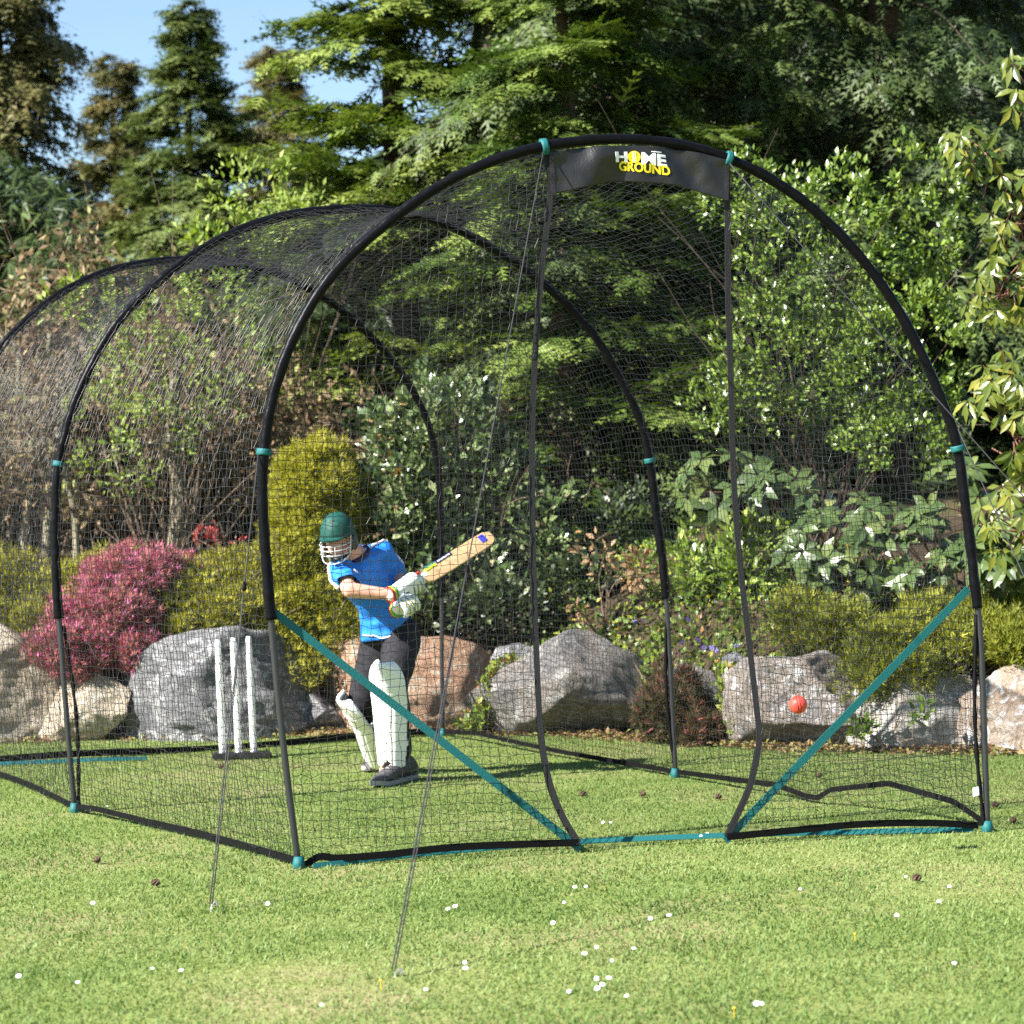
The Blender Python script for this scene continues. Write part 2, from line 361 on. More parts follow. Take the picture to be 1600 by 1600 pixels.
TUFT_F = np.array([[0, 1, 2], [3, 4, 5], [6, 7, 8]])
def unit(a): return a/(np.linalg.norm(a, axis=-1, keepdims=True)+1e-9)
def rnd_dirs(n, g): return unit(g.normal(size=(n, 3)))
def scatter(T, Ft, P, D, N, S, W=None):
    D = unit(D); X = unit(np.cross(D, N)); N2 = np.cross(X, D); S = np.asarray(S)[:, None, None]
    if W is None: W = np.ones(len(P))
    V = P[:, None]+S*(T[None, :, 0:1]*W[:, None, None]*X[:, None]+T[None, :, 1:2]*D[:, None]+T[None, :, 2:3]*N2[:, None])
    F = (np.arange(len(P))*len(T))[:, None, None]+Ft[None]
    return V.reshape(-1, 3), F.reshape(-1, 3)
def foliage(name, T, Ft, P, D, N, S, tint, mat, parent, W=None, kind=None):
    V, F = scatter(T, Ft, P, D, N, S, W)
    o = mk(name, V, F, mat, parent, tint=np.repeat(np.clip(tint, 0, 1), len(T)))
    if kind: o['kind'] = kind
    return o
def twig_lines(base, dirv, L, r, g, depth, out, spread=.6, droop=0.0, nb=(2, 4), seg=4):
    p = np.array(base, float); d = unit(np.array(dirv, float)); st = L/seg
    for i in range(seg):
        q = p+d*st; out.append((p, q, r*(1-.5*i/seg))); p = q
        d = unit(d+g.normal(0, .13, 3)+np.array([0, 0, -droop]))
        if depth > 0 and i >= 1:
            for k in range(g.integers(nb[0], nb[1]+1) if i == seg-1 else g.integers(0, nb[0]+1)):
                twig_lines(p, d+g.normal(0, spread, 3), L*(.5+.3*g.random()), r*.55, g, depth-1, out, spread, droop, nb, seg)
def branches_mesh(lines):
    A = np.array([a for a, b, r in lines]); B = np.array([b for a, b, r in lines]); r = np.array([r for a, b, r in lines])
    return prisms(A, B, r)
BARK = simple('conifer_bark', (.075, .055, .042), .9, 0, .2, .8, 25, .3)
TWIG = simple('brown_twigs', (.19, .135, .095), .85, 0, .2, .5, 40, .35)
PALE = simple('pale_mossy_bark', (.2, .18, .125), .9, 0, .2, .9, 18, .3)

def conifer(label, base, H, R, mat, seed, zlo=.3, n_per_m=9, stations=9, frond=(FROND_T, FROND_F), fl=.42, droop=.25, rise=.15, power=.85, front=True, tbias=.5, group='conifers behind the garden', trunk_r=.16, gap=0.0, zhi=None, name='conifer_tree', tips=.35, hang=.1):
    g = np.random.default_rng(seed); base = np.asarray(base, float)
    t = empty(name, base, label, 'tree', group)
    tz = np.linspace(0, H, 14); tp = base+np.stack([.05*np.sin(tz*1.3+seed), .05*np.cos(tz), tz], 1)
    V, F = tube(tp, np.linspace(trunk_r, .015, 14), 9)
    lines, P, D, N, S, T = [], [], [], [], [], []
    top = zhi or H
    nb = int((min(top, H)-zlo)*n_per_m)
    for k in range(nb):
        z = zlo+(min(top, H)-zlo)*(k+g.random())/nb
        if g.random() < gap*vnoise(np.array([z*.9, seed*2.1, 0.])): continue
        az = g.random()*2*np.pi if not front or g.random() < .22 else -np.pi/2+g.uniform(-1.85, 1.85)
        L = R*max(.06, (1-z/H))**power*g.uniform(.45, 1.15)+.12
        d = np.array([math.cos(az), math.sin(az), rise+g.normal(0, .22)]); d = d/np.linalg.norm(d)
        p = base+np.array([0, 0, z]); n = stations; bt = g.normal(0, .1)
        for i in range(n):
            q = p+d*(L/n); lines.append((p, q, max(.003, .013*(1-i/n)*min(1, L)))); p = q
            d = d+np.array([0, 0, -droop/n*(1.2 if i < n*.7 else -.3)]); d /= np.linalg.norm(d)
            u = (i+1)/n
            if u < .22: continue
            hor = np.array([-d[1], d[0], 0]); hor /= np.linalg.norm(hor)+1e-9; nn = np.cross(hor, d); nn = nn if nn[2] > 0 else -nn
            for s in ((-1, 1) if i < n-1 else (-1, 0, 1)):
                a = s*g.uniform(.55, 1.05)
                dd = d*math.cos(a)+hor*math.sin(a)+np.array([0, 0, g.normal(-.08, .16)])
                dd = dd/np.linalg.norm(dd); bl = L*.34*(1.15-u)*g.uniform(.6, 1.2)*(s != 0); hs = np.cross(dd, nn)
                for j in range(3 if s else 1):
                    for s2 in ((-1, 1) if j < 2 and s else (0,)):
                        e = dd*math.cos(.6*s2)+hs*math.sin(.6*s2)+np.array([0, 0, g.normal(-hang, .1+.6*hang)])
                        P.append(p+dd*bl*(j+.4*g.random())/2.2+g.normal(0, .015, 3)); D.append(e); N.append(nn+g.normal(0, .3, 3)); S.append(fl*(1.1-.5*u)*g.uniform(.65, 1.15)*min(1, .45+L*.4))
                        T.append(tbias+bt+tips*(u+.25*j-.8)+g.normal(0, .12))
    bv, bf = branches_mesh(lines)
    V, F = joinm([(V, F), (bv, bf.tolist())])
    mk('trunk', V, F, BARK, t, smooth=True)
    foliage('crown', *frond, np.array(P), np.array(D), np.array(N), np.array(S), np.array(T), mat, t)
    return t

def clump_points(ell, n, g, nclump, cr, shell=.55):
    """leaf positions gathered in clumps over lumpy ellipsoids; ell: (centre xyz, radii xyz, weight)"""
    P, O = [], []
    wts = np.array([e[2] for e in ell], float); wts /= wts.sum()
    for e, w in zip(ell, wts):
        k = max(3, int(nclump*w)); m = int(n*w)
        c = rnd_dirs(k, g)*(shell+(1-shell)*g.random((k, 1))**.5)
        c[:, 1] = np.where(g.random(k) < .75, -np.abs(c[:, 1]), c[:, 1])
        cc = np.array(e[0])+c*np.array(e[1])
        idx = g.integers(0, k, m); o = rnd_dirs(m, g); rr = cr*(.5+.8*g.random(k))[idx]*(g.random(m)**.4)
        P.append(cc[idx]+o*rr[:, None]); O.append(unit(.55*o+.6*c[idx]+np.array([0, -.1, .2])))
    return np.vstack(P), np.vstack(O)
def ellpx(cx, cy, rx, ry, Y, ryd, w=1.0):
    c = px(cx, cy, Y); s = Y/F_PX
    return (c, (rx*s, ryd, ry*s), w)
def shrub(name, label, cat, ell, n, tmpl, size, mat, seed, nclump=60, cr=.16, up=.5, tb=.5, tv=.15, width=None, stem=True, group=None, leaves=0, twig=TWIG, foot=None, flat=.6, stems=6, depth=2, pname='foliage'):
    g = np.random.default_rng(seed)
    x = float(np.mean([e[0][0] for e in ell])); y = float(np.mean([e[0][1] for e in ell])); b = np.array([x, y, foot if foot is not None else float(bank(np.array(x), np.array(y)))-.03])
    t = empty(name, b, label, cat, group)
    P, O = clump_points(ell, n, g, nclump, cr)
    D = unit(O*(1-up)+np.array([0, 0, up])+g.normal(0, .35, P.shape)); N = unit(O*flat+np.array([-.3, -.35, .6])+g.normal(0, .4, P.shape))
    S = size*(.65+.7*g.random(len(P))); tint = tb+tv*g.normal(size=len(P))+.25*fbm(P, 2.5, 2)
    W = np.ones(len(P))*(width or 1.0)
    if leaves:
        order = np.argsort(P[:, 1]-.25*np.abs(D[:, 1])); near = order[:leaves]; rest = order[leaves:]
        leaf_objects(t, tmpl, P[near], D[near], N[near], S[near], tint[near], mat, width or 1.0)
    else: rest = np.arange(len(P))
    if len(rest): foliage(pname, *(LEAN if tmpl is LEAF else tmpl), P[rest], D[rest], N[rest], S[rest], tint[rest], mat, t, W[rest], kind='stuff' if leaves else None)
    if stem:
        lines = []
        for e in ell:
            for k in range(max(2, int(stems*e[2]))):
                tgt = np.array(e[0])+g.normal(0, .45, 3)*np.array(e[1]); s0 = b+np.array([g.normal(0, .03), .05+abs(g.normal(0, .03)), 0])
                v = tgt-s0; twig_lines(s0, v, np.linalg.norm(v)*.72, .006+.003*g.random(), g, 1, lines, .4, 0, (1, 2))
        v, f = branches_mesh(lines); mk('stem', v, f, twig, t)
    return t
def leaf_objects(t, tmpl, P, D, N, S, tint, mat, width):
    """single leaves as parts that share a few meshes"""
    q = np.clip(np.round(np.clip(tint, 0, 1)*7), 0, 7).astype(int); key = (mat.name, len(tmpl[0]), round(width, 2)); org = np.array(t['_org'])
    D = unit(D); X = unit(np.cross(D, N)); N2 = np.cross(X, D)
    for i in range(len(P)):
        kk = key+(int(q[i]),)
        if kk not in LEAFMESH:
            me = bpy.data.meshes.new('leaf'); T = tmpl[0]*np.array([width, 1, 1])
            me.from_pydata(T.tolist(), [], tmpl[1].tolist()); a = me.attributes.new('tint', 'FLOAT', 'POINT'); a.data.foreach_set('value', np.full(len(T), q[i]/7, dtype=np.float32)); me.materials.append(mat); LEAFMESH[kk] = me
        o = bpy.data.objects.new('leaf', LEAFMESH[kk]); link(o, t); s = float(S[i]); p = P[i]-org
        o.matrix_local = Matrix(((X[i][0]*s, D[i][0]*s, N2[i][0]*s, p[0]), (X[i][1]*s, D[i][1]*s, N2[i][1]*s, p[1]), (X[i][2]*s, D[i][2]*s, N2[i][2]*s, p[2]), (0, 0, 0, 1)))
LEAFMESH = {}
LEAN = (np.array([[0, 0, 0], [-.22, .45, .05], [.22, .45, .05], [0, .5, -.01], [0, 1, -.12]]), np.array([[0, 3, 1], [0, 2, 3], [1, 3, 4], [3, 2, 4]]))
LEAF = (LEAF_T, LEAF_F); DIAM = (DIAM_T, DIAM_F); TUFT = (TUFT_T, TUFT_F); FROND = (FROND_T, FROND_F); FINE = (FINE_T, FINE_F)

# ------------------------------------------------------------------ conifers and wood behind
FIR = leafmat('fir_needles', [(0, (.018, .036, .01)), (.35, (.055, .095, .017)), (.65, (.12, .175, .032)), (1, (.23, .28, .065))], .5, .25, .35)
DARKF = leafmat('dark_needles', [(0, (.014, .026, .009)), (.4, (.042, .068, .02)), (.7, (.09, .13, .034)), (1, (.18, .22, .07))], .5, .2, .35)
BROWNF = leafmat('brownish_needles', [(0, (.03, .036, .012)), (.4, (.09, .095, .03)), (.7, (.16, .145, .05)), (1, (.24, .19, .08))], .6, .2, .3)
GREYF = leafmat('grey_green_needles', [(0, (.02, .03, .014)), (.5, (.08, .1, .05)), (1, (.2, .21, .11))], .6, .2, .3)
def tree_at(x, Y, z=None):
    p = px(x, 800, Y); return np.array([p[0], Y, float(bank(np.array(p[0]), np.array(Y))) if z is None else z])
conifer('tall dark brownish conifer at the left edge of the photo', tree_at(5, 30), 12.0, 1.1, BROWNF, 21, zlo=1.2, n_per_m=30, stations=6, hang=.5, frond=FINE, fl=.6, droop=.7, tbias=.45, power=.25, zhi=8.5)
conifer('thin brownish conifer with a pointed top in the gap of sky', tree_at(192, 38), 6.5, 1.35, BROWNF, 22, zlo=.6, n_per_m=38, stations=5, hang=.35, frond=FINE, fl=.62, droop=.2, tbias=.4, power=.7)
conifer('dense green conifer with its spire against the sky', tree_at(312, 36), 6.9, 2.0, DARKF, 23, zlo=.6, n_per_m=40, stations=6, hang=.15, frond=FROND, fl=.6, droop=.3, tbias=.75)
conifer('sparse brownish conifer between the spire and the bright fir', tree_at(445, 40), 6.9, 1.7, BROWNF, 24, zlo=.6, n_per_m=38, stations=5, hang=.3, frond=FINE, fl=.65, droop=.1, tbias=.52, power=.7)
conifer('bright green fir with layered branches behind the middle arch', tree_at(635, 22.5), 8.2, 1.4, FIR, 25, zlo=.9, n_per_m=34, stations=10, frond=FROND, fl=.4, droop=.5, rise=.25, tbias=.66, power=.45, gap=.35, zhi=5.6)
conifer('open dark pine with bare trunk and sky showing through', tree_at(772, 29), 12, 2.6, DARKF, 26, zlo=4.2, n_per_m=5, stations=8, frond=FINE, fl=.6, droop=.15, rise=.35, tbias=.4, power=.4, front=False, zhi=9.5, trunk_r=.13)
conifer('huge dark conifer filling the upper middle, left of the two', tree_at(985, 22.0), 12, 2.7, DARKF, 27, zlo=.6, n_per_m=30, stations=10, hang=.4, frond=FINE, fl=.36, droop=.75, rise=.1, tbias=.56, power=.4, gap=.45, zhi=7.4, trunk_r=.2)
conifer('huge dark conifer filling the upper right corner', tree_at(1390, 22.5), 12, 2.7, DARKF, 28, zlo=1.2, n_per_m=28, stations=10, hang=.45, frond=FINE, fl=.36, droop=.8, rise=.05, tbias=.46, power=.4, gap=.5, zhi=7.4, trunk_r=.2)
conifer('low spreading fir with lit sprays behind the opening', tree_at(890, 20.2), 5.2, 1.6, FIR, 29, zlo=.2, n_per_m=24, stations=9, frond=FROND, fl=.34, droop=.5, rise=.15, tbias=.5, power=.4, gap=.5)
def wood():
    g = np.random.default_rng(40); n = 45000
    x = g.uniform(-8, 8, n); z = 1+g.random(n)**1.1*np.where(x > 0, 7.5, np.interp(x, [-8, -4.6, -4.0, -1.2, 0], [6.0, 4.0, 2.8, 2.8, 5.6])); y = 27.5+1.6*fbm(np.stack([x, 0*x, z], 1), .7, 3)*3+g.normal(0, .5, n)
    P = np.stack([x, y, z], 1); D = unit(np.stack([g.normal(0, .7, n), -.5+0*x, -.25+g.normal(0, .35, n)], 1)); N = unit(np.array([0, -.5, .8])+g.normal(0, .35, (n, 3)))
    V1, F1 = scatter(*TUFT, P, D, N, .16+.17*g.random(n)); t1 = np.repeat(np.clip(.34+.13*g.normal(size=n)+.5*fbm(P, .6, 3), 0, 1), len(TUFT_T))
    a, c = np.meshgrid(np.linspace(-9, 9, 150), np.linspace(0, 1, 70)); zt = np.interp(a, [-9, -4.6, -4.0, -2.8, -1.2, -.5, .1, 9], [4.0, 3.2, 2.6, 4.6, 5.3, 5.6, 8.5, 8.5])+1.2*fbm(np.stack([a, 0*a, 0*a], -1), 1.3, 3)
    zz = .6+c*zt; yy = 28.6+2.2*fbm(np.stack([a, 0*a, zz], -1), 1.1, 4)+1.2*c; m, k = a.shape; i = np.arange(m*k).reshape(m, k)
    V2 = np.concatenate([np.stack([a, yy, zz], -1).reshape(-1, 3), np.stack([a, yy+1.5, zz], -1).reshape(-1, 3)]); q = np.stack([i[:-1, :-1], i[:-1, 1:], i[1:, 1:], i[1:, :-1]], -1).reshape(-1, 4)
    q = np.concatenate([q[:, [0, 1, 2]], q[:, [0, 2, 3]]]); t = i[-1]; tp = np.concatenate([np.stack([t[:-1], t[1:], t[1:]+m*k], -1), np.stack([t[:-1], t[1:]+m*k, t[:-1]+m*k], -1)])
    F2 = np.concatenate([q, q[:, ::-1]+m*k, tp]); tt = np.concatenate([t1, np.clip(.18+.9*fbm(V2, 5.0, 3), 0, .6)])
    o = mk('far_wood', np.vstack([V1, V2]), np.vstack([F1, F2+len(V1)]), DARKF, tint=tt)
    tag(o, 'dark mass of evergreen wood behind the garden trees', 'woodland', kind='stuff')
wood()

# ------------------------------------------------------------------ bare shrub, pale trunks, leafing shrub on the left
def bare_shrub(label, pts, Y, h, seed, n, name='bare_shrub'):
    g = np.random.default_rng(seed); b = tree_at(pts, Y); t = empty(name, b, label, 'shrub'); lines = []
    for k in range(n):
        s = b+np.array([g.normal(0, .75), g.normal(0, .3), -.05]); twig_lines(s, [g.normal(0, .3), g.normal(-.1, .25), 1], h*g.uniform(.35, .6), .017, g, 3, lines, .7, .0, (2, 3), 4)
    v, f = branches_mesh(lines); mk('branches', v, f, TWIG, t)
    m = len(lines); idx = g.integers(0, m, 14000); P = np.array([lines[i][1] for i in idx])+g.normal(0, .05, (14000, 3))
    foliage('withered_leaves', *DIAM, P, rnd_dirs(14000, g), rnd_dirs(14000, g), .05+.06*g.random(14000), g.random(14000), leafmat('withered_'+str(seed), [(0, (.1, .062, .035)), (.5, (.2, .14, .08)), (.8, (.27, .21, .11)), (1, (.2, .21, .07))], .7, .2, .2), t)
    return t
bare_shrub('tangled brown leafless shrub rising above the far arch at the left edge', 20, 22, 2.1, 51, 27)
bare_shrub('brown twiggy thicket behind the leafing shrub, left half', 235, 22.5, 1.7, 52, 24)
bare_shrub('low brown thicket seen through the far arch netting', 90, 20.5, 1.4, 53, 24)
bare_shrub('low brown thicket behind the red flowers beside the golden dome', 350, 20.3, 1.2, 54, 18)
def pale_tree(label, x, y0, y1, Y, r, lean, seed):
    g = np.random.default_rng(seed); a = px(x, y0, Y); c = px(x+lean, y1, Y); a[2] = float(bank(np.array(a[0]), np.array(a[1])))-.05
    t = empty('bare_tree', a, label, 'tree'); P = catmull([a, a*.66+c*.34+[.03, 0, 0], a*.33+c*.67-[.03, 0, 0], c], 6)
    V, F = tube(P, np.linspace(r, r*.45, len(P)), 9); lines = []
    for k in range(6):
        twig_lines(P[len(P)//2+int(k*len(P)/16)], [g.normal(0, .8), g.normal(-.2, .3), .5], .4, r*.3, g, 2, lines, .6)
    bv, bf = branches_mesh(lines); mk('trunk', V, F, PALE, t, smooth=True); mk('limbs', bv, bf, PALE, t)
pale_tree('mossy pale tree trunk behind the pink heather', 272, 900, 560, 19.6, .085, 6, 61)
pale_tree('slim pale trunk left of the second arch pole, nearer the left edge', 40, 900, 560, 20.4, .045, -10, 62)
pale_tree('slim pale trunk just left of the second arch pole', 72, 900, 520, 20.0, .05, 6, 63)
pale_tree('thin leaning pale stem just right of the second arch pole', 120, 890, 600, 19.3, .03, -30, 64)
SPRING = leafmat('spring_leaves', [(0, (.08, .13, .02)), (.5, (.2, .28, .045)), (1, (.38, .42, .12))], .5, .35, .3)
shrub('leafing_shrub', 'loose shrub with fresh lime green leaves seen through the middle arch', 'shrub', [ellpx(285, 560, 150, 135, 19.2, .5, 1.6), ellpx(190, 690, 110, 90, 19.1, .4, .6), ellpx(360, 400, 90, 75, 19.4, .4, .7), ellpx(130, 480, 60, 50, 19.3, .3, .25)], 2500, LEAF, .06, SPRING, 71, nclump=190, cr=.1, up=.35, tb=.5, tv=.2, width=1.1, stems=9, depth=3, twig=TWIG, leaves=300, foot=.6)
shrub('leafing_shrub', 'sprays of lime green leaves above the top of the middle arch', 'shrub', [ellpx(400, 300, 85, 60, 20.2, .35, 1), ellpx(480, 330, 70, 40, 20.2, .3, .5)], 420, LEAF, .06, SPRING, 72, nclump=50, cr=.1, up=.4, tb=.55, tv=.2, width=1.0, stems=3, depth=3, twig=BARK, foot=1.2)

# ------------------------------------------------------------------ shrubs along the bank
GOLD = leafmat('golden_juniper', [(0, (.035, .045, .008)), (.35, (.14, .145, .018)), (.65, (.32, .31, .035)), (1, (.48, .45, .07))], .6, .25, .25)
GREENGOLD = leafmat('green_gold_juniper', [(0, (.025, .035, .006)), (.35, (.08, .1, .014)), (.65, (.19, .205, .025)), (1, (.36, .35, .05))], .6, .25, .25)
HEATH = leafmat('pink_heather', [(0, (.06, .05, .025)), (.25, (.17, .085, .05)), (.5, (.36, .15, .12)), (.72, (.47, .11, .21)), (1, (.6, .2, .4))], .7, .2, .15)
shrub('golden_juniper', 'spreading golden juniper at the left edge above the beige boulder', 'shrub', [ellpx(a, b, c, d, Y, .28, w) for a, b, c, d, Y, w in ((-30, 935, 60, 34, 18.1, .6), (30, 915, 56, 26, 18.2, .6), (95, 925, 50, 26, 18.1, .6), (160, 905, 56, 22, 18.4, .5), (20, 968, 60, 26, 17.8, .6), (85, 972, 44, 26, 17.7, .5), (60, 1005, 40, 18, 17.6, .3), (225, 905, 44, 20, 18.4, .3))], 22000, TUFT, .055, GOLD, 81, nclump=75, cr=.17, up=.45, tb=.52, width=1.2, group='golden junipers')
shrub('golden_juniper', 'golden juniper spreading over the large grey boulder, right of the pink heather', 'shrub', [ellpx(a, b, c, d, Y, .24, w) for a, b, c, d, Y, w in ((385, 905, 50, 28, 17.9, .6), (330, 925, 52, 26, 17.7, .6), (290, 950, 44, 22, 17.5, .5), (260, 985, 52, 20, 17.4, .4), (350, 965, 50, 24, 17.5, .5), (410, 955, 46, 34, 17.6, .6), (425, 1000, 34, 26, 17.5, .3))], 20000, TUFT, .055, GOLD, 82, nclump=70, cr=.16, up=.45, tb=.52, width=1.2, group='golden junipers')
shrub('golden_juniper', 'golden juniper behind the batsman, reaching down between the boulders', 'shrub', [ellpx(a, b, c, d, Y, .26, w) for a, b, c, d, Y, w in ((455, 890, 50, 34, 17.9, .6), (520, 905, 52, 36, 17.9, .6), (470, 945, 52, 34, 17.7, .6), (535, 960, 44, 34, 17.7, .5), (490, 995, 48, 28, 17.6, .4), (468, 1035, 26, 22, 17.4, .2), (550, 1000, 30, 22, 17.6, .2))], 19000, TUFT, .055, GOLD, 83, nclump=64, cr=.16, up=.4, tb=.47, width=1.2, group='golden junipers')
shrub('golden_dome_conifer', 'tall rounded golden dome shrub behind the batsman\'s helmet', 'shrub', [ellpx(500, 790, 76, 105, 18.3, .5, 1), ellpx(470, 860, 62, 80, 18.1, .4, .6)], 36000, TUFT, .046, GOLD, 84, nclump=600, cr=.07, up=.35, tb=.6, tv=.1, width=1.3)
shrub('pink_heather', 'large pink flowering heather spilling over the left boulders', 'shrub', [ellpx(215, 905, 80, 48, 17.6, .4, 1), ellpx(165, 965, 85, 50, 17.35, .4, 1), ellpx(120, 1015, 70, 38, 17.1, .3, .7), ellpx(215, 1020, 50, 36, 17.2, .3, .4), ellpx(290, 900, 50, 22, 17.8, .3, .3)], 26000, TUFT, .046, HEATH, 85, nclump=330, cr=.085, up=.45, tb=.52, tv=.2, width=1.4)
shrub('red_flowers', 'small spray of red blossom left of the front arch pole', 'flowers', [ellpx(325, 838, 16, 14, 18.6, .12, 1), ellpx(365, 862, 26, 22, 18.6, .15, .5)], 170, LEAF, .035, leafmat('red_blossom', [(0, (.25, .05, .04)), (.6, (.38, .06, .06)), (1, (.45, .3, .22))], .5, .3), 86, nclump=24, cr=.06, stems=4, width=1.3)
HOLLY = leafmat('variegated_holly', [(0, (.02, .04, .012)), (.4, (.06, .1, .03)), (.65, (.14, .19, .07)), (.88, (.34, .36, .2)), (1, (.42, .22, .08))], .28, .15, .6)
shrub('holly_bush', 'grey green variegated bush with glossy leaves behind the bat', 'shrub', [ellpx(685, 680, 105, 90, 18.6, .5, 1), ellpx(640, 800, 90, 100, 18.4, .4, .9), ellpx(760, 770, 85, 90, 18.6, .4, .8), ellpx(850, 830, 60, 70, 18.5, .35, .5), ellpx(720, 900, 110, 60, 18.3, .35, .6)], 9500, LEAF, .07, HOLLY, 87, nclump=330, cr=.12, up=.25, tb=.5, tv=.2, width=1.3, stems=4, leaves=300)
PRIVET = leafmat('privet_leaves', [(0, (.03, .06, .01)), (.4, (.085, .14, .02)), (.7, (.16, .23, .035)), (1, (.3, .36, .08))], .32, .25, .5)
shrub('privet_bush', 'tall bright green small-leaved bush behind the right side of the front arch', 'shrub', [ellpx(1290, 400, 150, 150, 17.6, .5, 1.4), ellpx(1390, 560, 130, 130, 17.3, .45, 1.2), ellpx(1220, 560, 120, 120, 17.5, .4, 1), ellpx(1150, 300, 70, 60, 17.9, .3, .35), ellpx(1440, 330, 80, 110, 17.6, .35, .5), ellpx(1120, 640, 60, 50, 17.6, .3, .25), ellpx(1400, 690, 100, 50, 17.1, .3, .4)], 10500, LEAF, .05, PRIVET, 88, nclump=520, cr=.085, up=.35, tb=.52, tv=.17, width=1.15, stems=6, depth=3, leaves=300, twig=BARK)
shrub('privet_bush', 'low bright green leafy bush under the rhododendron beside the door seam', 'shrub', [ellpx(1195, 870, 70, 60, 17.0, .3, 1), ellpx(1090, 880, 40, 50, 17.2, .25, .4)], 1300, LEAF, .075, PRIVET, 89, nclump=70, cr=.1, up=.35, tb=.62, tv=.15, width=1.15, stems=5)
def whorl_shrub(name, label, ell, nwh, per, size, mat, seed, width, leaves=300, droop=.25, down=0.0):
    g = np.random.default_rng(seed); x = float(np.mean([e[0][0] for e in ell])); y = float(np.mean([e[0][1] for e in ell])); b = np.array([x, y, float(bank(np.array(x), np.array(y)))-.05])
    t = empty(name, b, label, 'shrub'); P, D, N, S, T, lines = [], [], [], [], [], []
    w = np.array([e[2] for e in ell]); w = w/w.sum()
    for e, k in zip(ell, w):
        s0 = np.array([e[0][0], e[0][1]+.1, b[2]])
        for i in range(max(2, int(nwh*k))):
            o = unit(g.normal(size=3)); o[1] = -abs(o[1]); c = np.array(e[0])+o*np.array(e[1])*(.5+.5*g.random()**.5)
            ax = unit(o*.6+np.array([-.15, -.35, .55-down])+g.normal(0, .2, 3)); v = c-s0
            lines.append((c-ax*.16, c, .004)); lines.append((c-ax*.16, c-ax*.3+np.array([.05, .1, -.03]), .005))
            u = unit(np.cross(ax, [0.3, .2, 1])); vv = np.cross(ax, u); ph = g.random()*6
            for j in range(per):
                a = ph+j*2*math.pi/per+g.normal(0, .15); out = u*math.cos(a)+vv*math.sin(a)
                P.append(c+out*.012); D.append(out+ax*g.uniform(0, .35)-np.array([0, 0, droop+down*1.5])*g.uniform(.6, 1.6)); N.append(ax+g.normal(0, .15, 3)+np.array([0, -.3*down, 0])); S.append(size*g.uniform(.7, 1.2)); T.append(.5+.17*g.normal())
    P, D, N, S, T = map(np.array, (P, D, N, S, T)); od = np.argsort(P[:, 1]); near, rest = od[:leaves], od[leaves:]
    leaf_objects(t, LEAF, P[near], D[near], N[near], S[near], T[near], mat, width)
    if len(rest): foliage('foliage', *LEAN, P[rest], D[rest], N[rest], S[rest], T[rest], mat, t, np.full(len(rest), width), kind='stuff')
    v, f = branches_mesh(lines); mk('stem', v, f, simple('reddish_stem', (.2, .1, .07), .8, 0, .2), t)['kind'] = 'stuff'
    return t
RHODO = leafmat('rhododendron_leaves', [(0, (.024, .045, .014)), (.5, (.06, .095, .028)), (.85, (.13, .165, .05)), (1, (.2, .22, .07))], .3, .12, .5)
whorl_shrub('rhododendron', 'rhododendron with broad glossy leaf whorls behind the right door flap', [ellpx(1130, 760, 75, 60, 16.6, .3, .6), ellpx(1240, 770, 90, 60, 16.5, .3, .7), ellpx(1330, 850, 110, 80, 16.2, .35, 1.2), ellpx(1450, 870, 90, 80, 16.0, .3, .9), ellpx(1250, 900, 70, 40, 16.3, .25, .4), ellpx(1490, 780, 60, 60, 16.2, .25, .4)], 84, 7, .128, RHODO, 90, 1.15)
LAUREL = leafmat('laurel_leaves', [(0, (.03, .06, .01)), (.4, (.08, .115, .018)), (.7, (.16, .18, .026)), (.93, (.28, .26, .05)), (1, (.36, .17, .06))], .28, .3, .55)
whorl_shrub('laurel_bush', 'large-leaved yellow green bush hanging in from the right edge', [ellpx(1590, 640, 85, 110, 14.6, .3, 1.2), ellpx(1570, 450, 70, 60, 14.6, .25, .55), ellpx(1520, 235, 75, 40, 14.6, .2, .3), ellpx(1590, 330, 60, 80, 14.6, .25, .45), ellpx(1600, 800, 70, 90, 14.7, .25, .7), ellpx(1600, 130, 40, 60, 14.6, .2, .2)], 140, 5, .11, LAUREL, 91, .75, leaves=300, droop=.35, down=.35)
whorl_shrub('dark_laurel', 'dark green broad-leaved bush low at the right edge above the golden juniper', [ellpx(1580, 860, 70, 60, 15.4, .3, 1)], 34, 6, .13, RHODO, 92, 1.1, leaves=120)
shrub('golden_juniper', 'low bright golden juniper on the right above the pale boulders', 'shrub', [ellpx(a, b, c, d, Y, .2, w) for a, b, c, d, Y, w in ((1555, 968, 52, 22, 15.5, .7), (1590, 1015, 46, 30, 15.2, .7), (1500, 1000, 44, 24, 15.4, .5), (1440, 975, 56, 26, 15.7, .7), (1392, 1008, 50, 24, 15.5, .6), (1352, 1048, 40, 22, 15.3, .4), (1425, 1048, 40, 18, 15.3, .35), (1300, 978, 50, 20, 15.9, .5), (1236, 962, 44, 18, 16.1, .4))], 22000, TUFT, .052, GREENGOLD, 93, nclump=85, cr=.14, up=.45, tb=.55, width=1.2, group='golden junipers')
COVER = leafmat('periwinkle_leaves', [(0, (.03, .06, .014)), (.45, (.09, .15, .025)), (.75, (.2, .27, .04)), (.93, (.4, .38, .05)), (1, (.4, .18, .08))], .4, .25, .4)
